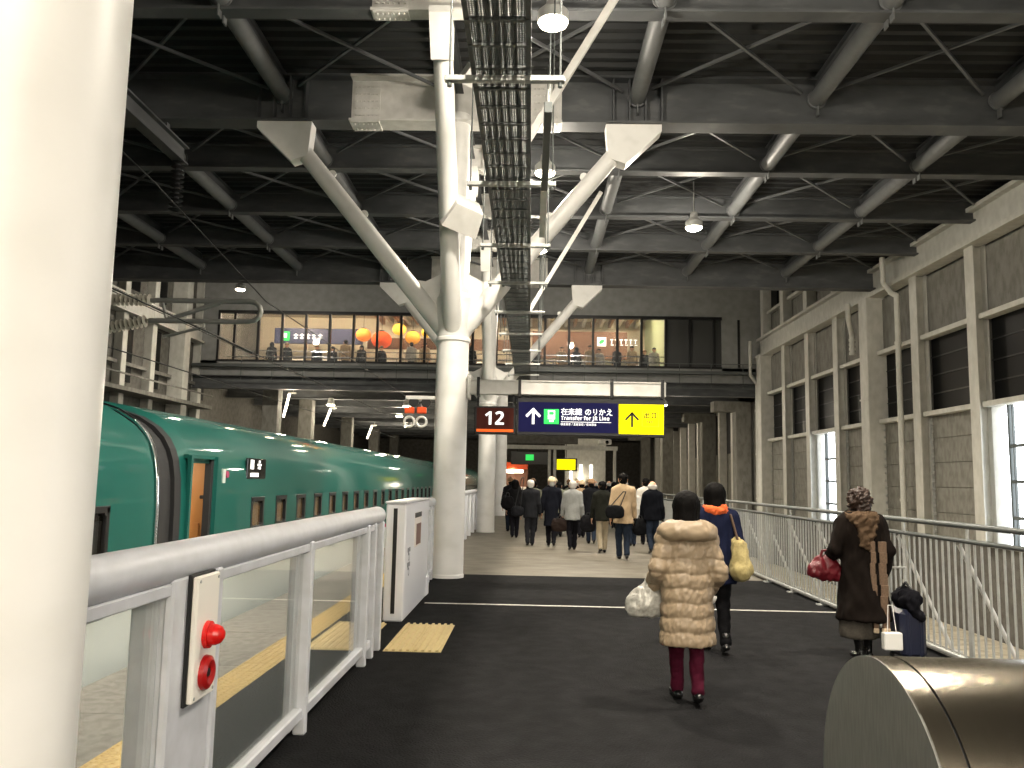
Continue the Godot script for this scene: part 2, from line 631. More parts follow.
func person(sp: Dictionary) -> Node3D:
	var r := thing("person", sp.label, "person", sp.at, sp.get("turn", 0.0), sp.get("group", ""))
	r.scale = Vector3.ONE * (sp.h / 1.7)
	var cell: float = sp.get("cell", 0.028)
	var st: float = sp.get("stride", 0.16)
	var ld: float = sp.get("lead", 1.0)
	var shw: float = sp.get("shoulder", 0.175)
	var cw: float = sp.get("wide", 1.0)
	var hem: float = sp.get("hem", 0.75)
	var flare: float = sp.get("flare", 1.0)
	var lean: float = sp.get("lean", -0.02)
	# joints
	var ankle := {}
	var knee := {}
	for s in [-1.0, 1.0]:
		if s == ld:
			ankle[s] = Vector3(s * 0.058, 0.1, -st)
			knee[s] = Vector3(s * 0.074, 0.48, -st * 0.65 - 0.03)
		else:
			ankle[s] = Vector3(s * 0.058, 0.1 + st * 0.35, st)
			knee[s] = Vector3(s * 0.074, 0.47, st * 0.1 - 0.03)
	var hip := 0.9
	var sh := {}
	var el := {}
	var wr := {}
	for s in [-1.0, 1.0]:
		sh[s] = Vector3(s * shw, sp.get("shoulder_y", 1.37), lean)
		var a: Array = sp.get("arm_l" if s < 0 else "arm_r", [Vector3(s * 0.05, -0.28, 0.04 * ld * s), Vector3(s * 0.07, -0.52, -0.06 + 0.05 * ld * s)])
		el[s] = sh[s] + a[0]
		wr[s] = sh[s] + a[1]
	var head: Vector3 = Vector3(0, 1.575, lean - 0.02) + sp.get("head_shift", Vector3.ZERO)
	# body: one continuous skin surface
	var o := [["c", Vector3(0, 0.95, 0), Vector3(0, 1.12, lean * 0.5), 0.125, 0.115, 0.05, 0.68], ["c", Vector3(0, 1.12, lean * 0.5), Vector3(0, 1.32, lean), 0.12, 0.14, 0.05, 0.62], ["c", Vector3(0, 1.38, lean), head - Vector3(0, 0.06, -0.02), 0.06, 0.055, 0.04]]
	for s in [-1.0, 1.0]:
		o.append(["c", Vector3(s * 0.08, hip, 0), knee[s], 0.08, 0.052, 0.03])
		o.append(["c", knee[s], ankle[s], 0.05, 0.034, 0.02])
		o.append(["c", ankle[s], ankle[s] + Vector3(0, -0.05, -0.08), 0.026, 0.016, 0.02])
		o.append(["c", Vector3(s * 0.1, 1.35, lean), sh[s], 0.055, 0.052, 0.04])
		o.append(["c", sh[s], el[s], 0.048, 0.038, 0.02])
		o.append(["c", el[s], wr[s], 0.037, 0.026, 0.02])
	var body := blob(o, maxf(cell, 0.02))
	body.add(head_mesh, Transform3D(Basis(Vector3.RIGHT, sp.get("nod", 0.0)).rotated(Vector3.UP, sp.get("look", 0.0)), head))
	for s in [-1.0, 1.0]:
		var d: Vector3 = (wr[s] - el[s]).normalized()
		var y := -d
		var x := Vector3(0, 0, -1)
		x = (x - y * x.dot(y)).normalized()
		var z := x.cross(y)
		if s > 0:
			pass
		var bs := Basis(x, y, z)
		if z.x * s > 0:
			bs = Basis(x, y, -z)
		body.add(hand_grip if sp.get("grip_l" if s < 0 else "grip_r", false) else hand_relaxed, Transform3D(bs, wr[s] + d * 0.02))
	part("body", body, M.skin, r)
	# trousers or stockings
	var lw: float = sp.get("leg_w", 1.0)
	o = []
	for s in [-1.0, 1.0]:
		o.append(["c", Vector3(s * 0.06, hip, 0), Vector3(s * 0.07, hip - 0.1, 0), 0.092, 0.092, 0.04])
		o.append(["c", Vector3(s * 0.07, hip - 0.1, 0), knee[s], 0.092 * lw, 0.072 * lw, 0.02])
		o.append(["c", knee[s], ankle[s] + Vector3(0, sp.get("cuff", -0.02), 0.0), 0.072 * lw, 0.058 * lw, 0.02])
	part("trousers", blob(o, cell * 0.9, 0.012, Vector3(8, 9, 8)), sp.trousers, r)
	# shoes
	for s in [-1.0, 1.0]:
		var an: Vector3 = ankle[s]
		var heel := Vector3(an.x, maxf(an.y - 0.065, 0.037), an.z + 0.045)
		var toe := Vector3(an.x + s * 0.015, 0.032, an.z - 0.17)
		var ops := [["c", heel, toe, 0.037, 0.031, 0.01], ["c", heel + Vector3(0, 0.01, -0.03), an + Vector3(0, sp.get("boot", -0.01), 0), 0.037, 0.042 if sp.has("boot") else 0.036, 0.02], ["y", 0.002]]
		part("shoe", blob(ops, minf(cell, 0.016)), M.shoe, r)
	# coat: torso, flat hem, sleeves
	var tk: float = sp.get("thick", 0.62)
	o = [["c", Vector3(0, 1.32, lean), Vector3(0, 1.0, lean * 0.5), 0.185 * cw, sp.get("waist", 0.168) * cw, 0.05, tk], ["c", Vector3(0, 1.0, lean * 0.5), Vector3(0, hem - 0.05, 0.01), sp.get("waist", 0.168) * cw, 0.195 * cw * flare, 0.05, tk * 1.12], ["y", hem]]
	var sr: float = sp.get("sleeve", 1.0)
	for s in [-1.0, 1.0]:
		o.append(["c", Vector3(s * 0.06, 1.395, lean), sh[s], 0.07, 0.07 * sr, 0.06])
		o.append(["c", sh[s], el[s], 0.072 * sr, 0.06 * sr, 0.035])
		o.append(["c", el[s], wr[s] - (wr[s] - el[s]).normalized() * sp.get("cuff_back", 0.0), 0.06 * sr, 0.05 * sr, 0.02])
	o.append(["c", Vector3(0, 1.42, lean), Vector3(0, 1.455, lean + 0.005), 0.085, sp.get("collar", 0.07), 0.03])
	var coat := part("coat", blob(o, cell * 0.85, sp.get("fold", 0.016), sp.get("fold_freq", Vector3(7, 3.2, 7)), sp.get("quilt", false)), sp.coat, r)
	coat.set_meta("label", sp.get("coat_label", "coat"))
	# hair or hat
	var hc: Vector3 = head + Vector3(0, 0.025, 0.016)
	match sp.get("hair", "short"):
		"short":
			part("hair", blob([["c", hc + Vector3(0, 0.025, 0.0), hc + Vector3(0, 0.02, -0.035), 0.098, 0.085, 0.02], ["c", hc + Vector3(0, -0.04, 0.012), hc + Vector3(0, -0.05, 0.02), 0.085, 0.07, 0.02]], minf(cell, 0.018), 0.012, Vector3(30, 30, 30)), sp.hair_mat, r)
		"bob":
			part("hair", blob([["c", hc + Vector3(0, 0.03, 0.005), hc + Vector3(0, 0.02, -0.035), 0.108, 0.092, 0.02], ["c", hc + Vector3(0, 0.02, 0.01), hc + Vector3(0, -0.1, 0.025), 0.106, 0.098, 0.03, 0.9], ["c", hc + Vector3(-0.07, 0, 0.0), hc + Vector3(-0.072, -0.11, 0.0), 0.042, 0.036, 0.03], ["c", hc + Vector3(0.07, 0, 0.0), hc + Vector3(0.072, -0.11, 0.0), 0.042, 0.036, 0.03]], minf(cell, 0.016), 0.008, Vector3(60, 4, 60)), sp.hair_mat, r)
		"curly":
			part("hair", blob([["c", hc + Vector3(0, 0.03, 0.005), hc + Vector3(0, 0.02, -0.03), 0.112, 0.095, 0.02], ["c", hc + Vector3(0, 0.0, 0.015), hc + Vector3(0, -0.085, 0.02), 0.11, 0.085, 0.03]], minf(cell, 0.014), 0.045, Vector3(24, 24, 24)), sp.hair_mat, r)
		"bald":
			part("hair", blob([["c", hc + Vector3(-0.05, -0.03, 0.02), hc + Vector3(0.05, -0.03, 0.02), 0.068, 0.068, 0.03], ["c", hc + Vector3(0, -0.02, 0.03), hc + Vector3(0, -0.05, 0.035), 0.072, 0.06, 0.02]], minf(cell, 0.018), 0.008, Vector3(30, 30, 30)), sp.hair_mat, r)
		"hat":
			part("hair", blob([["c", hc + Vector3(0, -0.03, 0.012), hc + Vector3(0, -0.05, 0.02), 0.088, 0.07, 0.02]], minf(cell, 0.018)), sp.hair_mat, r)
			part("hat", blob([["c", hc + Vector3(0, 0.045, 0), hc + Vector3(0, 0.06, -0.01), 0.1, 0.092, 0.02], ["c", hc + Vector3(0, 0.022, -0.06), hc + Vector3(0, 0.02, 0.01), 0.11, 0.112, 0.02], ["y", hc.y + 0.015]], minf(cell, 0.018)), sp.hat_mat, r)
	return r


func cloth(hex: String, sd := 60, rough := 0.85) -> StandardMaterial3D:
	var key := "cloth%d" % sd
	if not M.has(key):
		M[key] = noise_tex([[0.0, "c9c9c9"], [0.5, "eaeaea"], [1.0, "ffffff"]], 0.05, sd, 4, 256)
	var m := textured(hex, M[key], Vector3(3, 3, 3), rough)
	if Color(hex).get_luminance() > 0.3:
		m.rim_enabled = true
		m.rim = 0.15
	else:
		m.metallic_specular = 0.2
	return m


func soft_bag(called: String, label: String, m: Material, at: Vector3, ops: Array, cell: float, handle_pts: Array, hr: float, hm: Material, fold := 0.02, turn := 0.0) -> Node3D:
	var r := thing(called, label, "bag", at, turn)
	part("bag_body", blob(ops, cell, fold, Vector3(14, 9, 14)), m, r)
	for h in handle_pts:
		part("handle", mb().tube(h, hr, 7), hm, r)
	return r


# ---------------------------------------------------------------- the place
const X0 := -1.36          # line of columns
const DX := 3.13          # grid of the roof across the platform
const XR := 10.9          # inner face of the right-hand wall
const SHELTER := 26.0
const XL := -16.2         # inner face of the left-hand wall


func _ready() -> void:
	FONT.font_names = PackedStringArray(["Droid Sans"])
	FONT.font_weight = 700
	var cam := Camera3D.new()
	cam.name = "camera"
	add_child(cam)
	cam.position = Vector3(0, 1.62, 0)
	cam.basis = Basis(Vector3.UP, deg_to_rad(1.37)) * Basis(Vector3.RIGHT, deg_to_rad(6.61)) * Basis(Vector3.BACK, deg_to_rad(1.12))
	cam.fov = rad_to_deg(2.0 * atan(384.0 / 828.0))
	cam.near = 0.05
	cam.far = 300.0
	cam.current = true
	var we := WorldEnvironment.new()
	we.name = "world_environment"
	var env := Environment.new()
	env.background_mode = Environment.BG_SKY
	var sky := Sky.new()
	var psm := ProceduralSkyMaterial.new()
	psm.sky_top_color = Color("d3dbe6")
	psm.sky_horizon_color = Color("eef1f5")
	psm.ground_horizon_color = Color("dfe2e4")
	psm.ground_bottom_color = Color("b9bbbb")
	sky.sky_material = psm
	env.sky = sky
	env.background_energy_multiplier = 12.0
	env.tonemap_mode = Environment.TONE_MAPPER_LINEAR
	env.tonemap_exposure = 1.0
	env.sdfgi_enabled = true
	env.ssao_enabled = true
	env.ssil_enabled = true
	we.environment = env
	add_child(we)
	make_materials()
	build_floor()
	build_roof()
	build_shell()
	build_stair_house()
	build_right_wall()
	build_left_wall()
	build_bridge()
	build_far_end()
	build_columns()
	build_train()
	build_barrier()
	build_fence()
	build_counter()
	build_tray()
	build_sign()
	build_lamps()
	build_catenary()
	build_people()


func build_floor() -> void:
	var f := setting("floor")
	part("platform_slab", mb().between(Vector3(-3.36, -1.87, 9), Vector3(4.22, -0.03, -84)), M.concrete, f)
	part("dark_surfacing", mb().between(Vector3(-2.16, -0.03, 9), Vector3(4.1, 0.0, -14.45)), M.floor_dark, f)
	part("light_surfacing", mb().between(Vector3(-2.16, -0.03, -14.45), Vector3(4.1, 0.0, -84)), M.floor_light, f)
	part("joint_strip", mb().between(Vector3(-1.35, 0, -11.03), Vector3(4.05, 0.004, -11.09)), M.line_white, f)
	part("kerb", mb().between(Vector3(4.1, -0.03, 9), Vector3(4.22, 0.03, -84)), M.concrete, f)
	var slab := mb().cham(Vector3.ZERO, Vector3(0.895, 0.06, 1.49), 0.006).mesh()
	for i in 22:
		put("edge_slab", slab, M.edge_stone, f, Vector3(-2.912, -0.03, 1.0 - i * 1.5))
	part("edge_slab_run", mb().between(Vector3(-3.36, -0.04, -32), Vector3(-2.46, 0.0, -84)), M.edge_stone, f)
	# dotted warning tiles along the platform edge
	var d := mb().cham(Vector3(0, -0.02, 0), Vector3(0.296, 0.044, 0.296), 0.003)
	for i in 5:
		for j in 5:
			var c := Vector3(-0.116 + i * 0.058, 0.002, -0.116 + j * 0.058)
			d.cyl(c, c + Vector3(0, 0.005, 0), 0.014, 0.009, 6, true)
	var dm := d.mesh()
	for i in 84:
		put("tactile_tile", dm, M.tactile, f, Vector3(-2.31, 0.0, 0.3 - i * 0.3))
	var b := mb().cham(Vector3(0, -0.02, 0), Vector3(0.271, 0.048, 0.288), 0.003)
	for i in 4:
		b.cham(Vector3(-0.1 + i * 0.0667, 0.01, 0), Vector3(0.03, 0.018, 0.286), 0.005)
	var bm := b.mesh()
	for i in 2:
		for j in 5:
			put("tactile_bar_tile", bm, M.tactile_bar, f, Vector3(-1.22 + i * 0.275, 0.004, -8.12 - j * 0.292))
			put("tactile_bar_tile", bm, M.tactile_bar, f, Vector3(-1.98 + i * 0.275, 0.004, -8.12 - j * 0.292))
	part("track_bed", mb().between(Vector3(XL, -1.5, 9), Vector3(-3.36, -1.3, -84)), M.concrete_dark, f)
	part("side_floor", mb().between(Vector3(4.22, -2.1, 9), Vector3(XR, -1.87, -84)), M.ballast, f)
	for x in [-4.55, -5.985]:
		part("rail", mb().ibeam(Vector3(x, -1.14, 9), Vector3(x, -1.14, -84), 0.16, 0.09, 0.04, 0.02), M.galv_dark, f)


func white_span(z: float) -> Vector2:
	if absf(fposmod(z + 2.0, 12.0)) < 0.01:
		return Vector2(-3.28, 0.45)
	if absf(z + 11.0) < 0.01:
		return Vector2(-2.35, -0.25)
	return Vector2(-1.95, -0.62)


func build_roof() -> void:
	var c := setting("ceiling")
	# corrugated roof deck, ribs across the platform
	var dk := mb()
	var z := 9.0
	while z > -28.2:
		var xs := [XL - 0.3, XR + 0.3]
		var pr := [[0.0, 8.68], [0.1, 8.68], [0.14, 8.76], [0.26, 8.76], [0.3, 8.68]]
		for i in 4:
			dk.flat([Vector3(xs[0], pr[i][1], z - pr[i][0]), Vector3(xs[1], pr[i][1], z - pr[i][0]), Vector3(xs[1], pr[i + 1][1], z - pr[i + 1][0]), Vector3(xs[0], pr[i + 1][1], z - pr[i + 1][0])], Vector3.DOWN)
		z -= 0.3
	part("roof_deck", dk, M.deck, c)
	part("roof_skin", mb().between(Vector3(XL - 0.3, 8.78, 9), Vector3(XR + 0.3, 8.95, -28.3)), M.deck, c)
	# cross beams: a deep one on every column line, three lighter ones between
	var meshes := {}
	for zi in 11:
		var bz := 4.0 - zi * 3.0
		var deep := absf(fposmod(bz + 2.0, 12.0)) < 0.01
		var h := 0.86 if deep else 0.55
		var w := 0.42 if deep else 0.26
		var sp := white_span(bz)
		var beam := Node3D.new()
		beam.name = "cross_beam"
		c.add_child(beam, true)
		for s in [["web_dark", XL, sp.x, M.steel_dark], ["web_white", sp.x, sp.y, M.white], ["web_dark", sp.y, XR + 0.25, M.steel_dark]]:
			part("beam_length", mb().ibeam(Vector3(s[1], 8.68, bz), Vector3(s[2], 8.68, bz), h, w, 0.04, 0.03), s[3], beam)
		# bolted splice on the white length
		for e in [sp.x + 0.28, sp.y - 0.28]:
			var pl := mb().box(Vector3(e, 8.68 - h * 0.5, bz + 0.03), Vector3(0.46, h - 0.16, 0.02)).box(Vector3(e, 8.68 - h - 0.012, bz), Vector3(0.5, 0.024, w - 0.02))
			for i in 6:
				for j in (5 if deep else 3):
					var p := Vector3(e - 0.19 + i * 0.076, 8.68 - h * 0.5 + (j - (2 if deep else 1)) * 0.13, bz + 0.04)
					pl.cyl(p, p + Vector3(0, 0, 0.025), 0.016, 0.016, 6)
				for j in 2:
					var p := Vector3(e - 0.19 + i * 0.076, 8.68 - h - 0.022, bz + (j - 0.5) * w * 0.55)
					pl.cyl(p, p - Vector3(0, 0.022, 0), 0.016, 0.016, 6)
			part("splice_plate", pl, M.white, beam)
		if deep:
			for gx in [X0 - DX, X0 + DX]:
				for k in 4:
					part("stiffener", mb().box(Vector3(gx - 0.42 + k * 0.28, 8.25, bz + 0.1), Vector3(0.025, 0.78, 0.18)), M.steel_dark, beam)
	# tubes and purlins along the platform between the beams, and crossed rods
	var tube := mb().cyl(Vector3(0, 0, -0.05), Vector3(0, 0, -2.95), 0.145, 0.145, 20, true)
	tube.cyl(Vector3(0, 0, -2.9), Vector3(0, 0, -2.93), 0.17, 0.17, 20).cyl(Vector3(0, 0, -0.04), Vector3(0, 0, -0.07), 0.17, 0.17, 20)
	tube.box(Vector3(0, -0.2, -2.9), Vector3(0.02, 0.22, 0.12)).box(Vector3(0, -0.2, -0.1), Vector3(0.02, 0.22, 0.12))
	var tm := tube.mesh()
	var pm := mb().ibeam(Vector3(0, 8.68, -0.02), Vector3(0, 8.68, -2.98), 0.27, 0.14, 0.02, 0.012).mesh()
	var ra := mb().box(Vector3(0, 8.5, -1.5), Vector3(0.045, 0.045, Vector2(2.6, 2.8).length()), Basis(Vector3.UP, atan2(2.6, 2.8))).mesh()
	var rb := mb().box(Vector3(0, 8.44, -1.5), Vector3(0.045, 0.045, Vector2(2.6, 2.8).length()), Basis(Vector3.UP, -atan2(2.6, 2.8))).mesh()
	for zi in 10:
		var bz := 4.0 - zi * 3.0
		for k in range(-4, 4):
			var gx := X0 + DX * k
			if k != 0:
				put("roof_tube", tm, M.tube_dark, c, Vector3(gx, 8.33, bz))
			put("purlin", pm, M.steel_dark, c, Vector3(gx, 0, bz))
			put("brace_rod", ra, M.brace, c, Vector3(gx + DX * 0.5, 0, bz))
			put("brace_rod", rb, M.brace, c, Vector3(gx + DX * 0.5, 0, bz))
	# the higher roof over the concourse
	part("upper_roof", mb().between(Vector3(XL - 0.3, 13.0, -28), Vector3(XR + 0.3, 13.2, -49)), M.deck, c)
	part("upper_fascia", mb().between(Vector3(XL - 0.3, 8.7, -28.1), Vector3(XR + 0.3, 13.2, -28.35)), M.deck, c)
	for k in 4:
		part("upper_beam", mb().ibeam(Vector3(XL, 12.98, -29.5 - k * 2.6), Vector3(XR, 12.98, -29.5 - k * 2.6), 0.6, 0.3), M.steel_dark, c)
	part("rear_ceiling", mb().between(Vector3(XL - 0.3, 5.9, -48), Vector3(XR + 0.3, 6.1, -85)), M.steel_dark, c)
	for k in 8:
		part("rear_ceiling_beam", mb().ibeam(Vector3(XL, 5.9, -49.5 - k * 4.0), Vector3(XR, 5.9, -49.5 - k * 4.0), 0.45, 0.25), M.steel_dark, c)


func build_shell() -> void:
	var w := setting("wall_back")
	part("wall_panel", mb().between(Vector3(XL - 0.3, -2, 9), Vector3(XR + 0.3, 9, 9.3)), M.concrete, w)
	w = setting("wall_front")
	part("wall_panel", mb().between(Vector3(XL - 0.3, -2, -84), Vector3(XR + 0.3, 6.2, -84.3)), M.concrete_dark, w)
	part("upper_panel", mb().between(Vector3(XL - 0.3, 5.9, -48.6), Vector3(XR + 0.3, 13.2, -48.9)), M.concrete_dark, w)


func build_stair_house() -> void:
	var h := thing("stair_house", "white walled stair shelter with tube lamps on the platform", "shelter", Vector3(0, 0, 3.2))
	part("side_wall", mb().cham(Vector3(-0.9, 1.5, 2.8), Vector3(0.12, 3.0, 4.6), 0.01), M.white, h)
	part("side_wall", mb().cham(Vector3(3.2, 1.5, 2.8), Vector3(0.12, 3.0, 4.6), 0.01), M.white, h)
	part("rear_wall", mb().cham(Vector3(1.15, 1.5, 5.0), Vector3(4.1, 3.0, 0.12), 0.01), M.white, h)
	part("shelter_roof", mb().cham(Vector3(1.15, 3.1, 2.4), Vector3(4.6, 0.2, 5.6), 0.02), M.white, h)
	for z in [0.3, 2.2]:
		part("lamp_tube", mb().cyl(Vector3(-0.6, 2.94, z), Vector3(2.9, 2.94, z), 0.03, 0.03, 10), M.tube_light, h)
		var al := AreaLight3D.new()
		al.name = "tube_area_light"
		al.area_size = Vector2(3.4, 0.2)
		al.light_color = Color("fff3e0")
		al.light_energy = SHELTER
		al.area_range = 60
		al.shadow_enabled = true
		al.rotation.x = -PI / 2 + 0.75
		al.position = Vector3(1.15, 2.88, z - 0.06)
		h.add_child(al)


func bay_is_window(z: float) -> bool:
	return absf(fposmod(z + 17.0, 12.0)) < 0.01   # bays that start at -5, -17, -29


func build_right_wall() -> void:
	var w := setting("wall_right")
	var thick := 0.3
	# dado along the whole wall, crane beam, solid wall behind the bays
	part("dado", mb().between(Vector3(XR, -2.1, 9), Vector3(XR + thick, 0.32, -84)), M.concrete_dark, w)
	part("crane_beam_web", mb().between(Vector3(XR - 0.12, 7.62, 6), Vector3(XR + 0.02, 8.36, -39)), M.wall_paint, w)
	part("crane_beam_flange", mb().between(Vector3(XR - 0.42, 7.5, 6), Vector3(XR + 0.02, 7.62, -39)), M.wall_paint, w)
	part("crane_beam_flange", mb().between(Vector3(XR - 0.3, 8.36, 6), Vector3(XR + 0.02, 8.46, -39)), M.wall_paint, w)
	part("upper_concrete", mb().between(Vector3(XR + 0.12, 5.7, 9), Vector3(XR + thick, 13.2, -49)), M.concrete, w)
	part("rear_concrete", mb().between(Vector3(XR + 0.12, 0.3, -38), Vector3(XR + thick, 6.2, -84)), M.panel_grey, w)
	part("near_concrete", mb().between(Vector3(XR + 0.12, 0.3, 9), Vector3(XR + thick, 5.7, 1)), M.panel_grey, w)
	var minor := mb().box(Vector3(0, 0, 0.0), Vector3(0.03, 7.2, 0.42)).box(Vector3(0.28, 0, 0.0), Vector3(0.03, 7.2, 0.42)).box(Vector3(0.14, 0, 0), Vector3(0.28, 7.2, 0.03)).mesh()
	var major := mb().cham(Vector3(0.1, 0, 0), Vector3(0.62, 9.4, 0.62), 0.02).box(Vector3(0.1, 1.5, 0), Vector3(0.66, 0.05, 0.66)).mesh()
	var slab := mb().cham(Vector3.ZERO, Vector3(0.12, 0.645, 2.56), 0.008).mesh()
	for i in 14:
		var z := 1.0 - i * 3.0
		var deep := absf(fposmod(z + 2.0, 12.0)) < 0.01
		if deep:
			put("main_pillar", major, M.wall_paint, w, Vector3(XR - 0.28, 2.83, z))
		else:
			put("pilaster", minor, M.wall_paint, w, Vector3(XR - 0.26, 3.9, z))
		if i == 13:
			break
		var m := z - 1.5
		# upper concrete panel and its rails
		part("concrete_panel", mb().cham(Vector3(XR + 0.07, 6.62, m), Vector3(0.1, 1.66, 2.5), 0.01), M.concrete, w)
		for y in [5.74, 3.62]:
			part("rail_beam", mb().cham(Vector3(XR - 0.06, y, m), Vector3(0.28, 0.13, 2.62), 0.01), M.wall_paint, w)
		# drip stains are in the concrete; the dark glazed strip
		var g := part("dark_window", mb().between(Vector3(XR + 0.1, 3.68, m - 1.3), Vector3(XR + 0.14, 5.68, m + 1.3)), M.dark_glass, w)
		for k in 3:
			part("glazing_bar", mb().box(Vector3(XR + 0.09, 4.18 + k * 0.5, m), Vector3(0.03, 0.03, 2.6)), M.black, g)
		if bay_is_window(z):
			part("bay_backing", mb().between(Vector3(XR + 0.14, 3.72, z), Vector3(XR + thick, 5.7, z - 3.0)), M.panel_grey, w)
			continue
		if z > -38:
			part("bay_backing", mb().between(Vector3(XR + 0.14, 0.3, z), Vector3(XR + thick, 5.7, z - 3.0)), M.panel_grey, w)
		for k in 5:
			put("wall_slab", slab, M.panel_grey, w, Vector3(XR + 0.06, 0.66 + k * 0.655, m))
		var jam := mb().box(Vector3(XR - 0.03, 1.95, m - 1.22), Vector3(0.06, 3.2, 0.05))
		for k in 14:
			jam.box(Vector3(XR - 0.05, 0.5 + k * 0.22, m - 1.14), Vector3(0.03, 0.07, 0.08))
		part("slab_fixing", jam, M.galv, w)
	# windows that let the daylight in
	var n := 1
	for z in [-5.0, -17.0, -29.0]:
		var win := setting("window_%d" % n)
		n += 1
		var m: float = z - 1.5
		part("pane", mb().box(Vector3(XR + 0.24, 1.95, m), Vector3(0.012, 3.26, 2.62)), M.window_pane, win)
		for s in [-1.0, 1.0]:
			part("reveal", mb().box(Vector3(XR + 0.15, 1.95, m + s * 1.4), Vector3(0.3, 3.3, 0.22)), M.wall_paint, win)
		part("sill", mb().box(Vector3(XR + 0.08, 0.3, m), Vector3(0.42, 0.06, 2.8)), M.wall_paint, win)
		part("lintel", mb().box(Vector3(XR + 0.2, 3.66, m), Vector3(0.2, 0.12, 2.8)), M.wall_paint, win)
		part("mullion", mb().box(Vector3(XR + 0.2, 1.95, m - 0.92), Vector3(0.08, 3.26, 0.07)).box(Vector3(XR + 0.2, 1.95, m - 0.78), Vector3(0.05, 3.26, 0.03)), M.galv_dark, win)
		for k in 3:
			part("transom", mb().box(Vector3(XR + 0.18, 0.98 + k * 0.82, m + 0.2), Vector3(0.1, 0.07, 2.2)), M.galv_dark, win)
	# upper storey seen past the end of the platform roof
	for k in 4:
		var z := -29.0 - k * 3.0
		part("upper_pillar", mb().cham(Vector3(XR - 0.1, 10.7, z), Vector3(0.4, 4.5, 0.42), 0.02), M.wall_paint, w)
		part("upper_window", mb().between(Vector3(XR + 0.04, 9.6, z + 0.4), Vector3(XR + 0.14, 12.6, z + 1.3)), M.dark_glass, w)
		part("upper_rail", mb().box(Vector3(XR - 0.02, 9.5, z + 1.5), Vector3(0.2, 0.12, 2.6)), M.wall_paint, w)
	# pillars under the bridge and beyond
	for a in [[10.5, -41.5, 0.75], [10.4, -49.0, 0.8], [9.9, -60.5, 0.8], [9.9, -72.0, 0.8]]:
		part("rear_pillar", mb().cham(Vector3(a[0], 1.9, a[1]), Vector3(a[2], 7.6, a[2]), 0.03), M.concrete, w)
		part("rear_pillar_head", mb().box(Vector3(a[0] - 0.7, 5.45, a[1]), Vector3(1.5, 0.5, a[2] + 0.1)), M.concrete, w)
	for k in 12:
		var z := -44.0 - k * 3.0
		part("rear_pilaster", mb().box(Vector3(XR - 0.1, 2.2, z), Vector3(0.4, 7.4, 0.4)), M.wall_paint, w)
		part("rear_dark_window", mb().between(Vector3(XR + 0.06, 3.3, z - 0.4), Vector3(XR + 0.14, 5.6, z - 2.6)), M.dark_glass, w)
	# rain pipes
	for p in [[[10.2, 8.3, -23.9], [10.2, 7.55, -23.9], [10.35, 7.2, -23.7], [10.45, 7.1, -23.6], [10.45, -1.8, -23.6]], [[10.2, 8.3, -38.6], [10.2, 6.7, -38.6], [10.5, 6.3, -38.6], [10.5, -1.8, -38.6]], [[10.2, 7.5, -26.6], [10.2, 7.0, -26.6], [10.42, 6.5, -26.9], [10.42, 5.9, -26.9]]]:
		var t := thing("rain_pipe", ["cream rain pipe elbowed down the wall between two pilasters", "cream rain pipe in the corner beside the dark bridge", "short cream rain pipe elbow tucked beside the main wall pillar"][used.get("rain_pipe", 0)], "pipe")
		var pts := []
		for q in p:
			pts.append(Vector3(q[0], q[1], q[2]))
		part("pipe", mb().tube(pts, 0.08, 10), M.wall_paint, t)
		var cl := mb()
		for k in 4:
			var yy: float = lerpf(pts[-2].y, pts[-1].y, 0.15 + k * 0.25)
			cl.cyl(Vector3(pts[-1].x, yy, pts[-1].z), Vector3(pts[-1].x, yy - 0.08, pts[-1].z), 0.1, 0.1, 10)
		part("pipe_collar", cl, M.wall_paint, t)


func build_left_wall() -> void:
	var w := setting("wall_left")
	part("wall_panel", mb().between(Vector3(XL - 0.3, -2, 9), Vector3(XL - 0.05, 13.2, -49)), M.concrete_dark, w)
	part("rear_panel", mb().between(Vector3(XL - 0.3, -2, -49), Vector3(XL - 0.05, 6.2, -84)), M.concrete_dark, w)
	part("crane_beam", mb().ibeam(Vector3(XL + 0.25, 8.58, -4), Vector3(XL + 0.25, 8.58, -38.9), 0.74, 0.5, 0.08, 0.08), M.wall_paint, w)
	part("wall_rail", mb().box(Vector3(XL + 0.05, 5.9, -18), Vector3(0.2, 0.14, 42)), M.concrete, w)
	part("catwalk", mb().box(Vector3(XL + 0.5, 4.75, -18), Vector3(1.0, 0.16, 42)).box(Vector3(XL + 1.0, 5.3, -18), Vector3(0.06, 0.06, 42)), M.concrete, w)
	for k in 16:
		var z := -1.6 - k * 2.5
		var big := k == 14
		part("pilaster", mb().cham(Vector3(XL + (0.3 if big else 0.12), 5.2, z), Vector3(0.7 if big else 0.36, 14.2, 0.6 if big else 0.4), 0.02), M.wall_paint, w)
		part("dark_window", mb().between(Vector3(XL - 0.03, 5.2, z - 0.35), Vector3(XL + 0.02, 7.7, z - 1.2)), M.dark_glass, w)
		part("upper_window", mb().between(Vector3(XL - 0.03, 9.0, z - 0.35), Vector3(XL + 0.02, 11.5, z - 1.5)), M.dark_glass, w)
	# pillars under the bridge
	for z in [-40.2, -46.5, -57.0, -67.0, -77.0]:
		part("rear_pillar", mb().cham(Vector3(-12.7, 1.9, z), Vector3(0.75, 8.0, 0.75), 0.03), M.concrete, w)
	part("rear_walkway", mb().box(Vector3(-12.9, 3.4, -58), Vector3(1.2, 0.2, 40)), M.wall_paint, w)


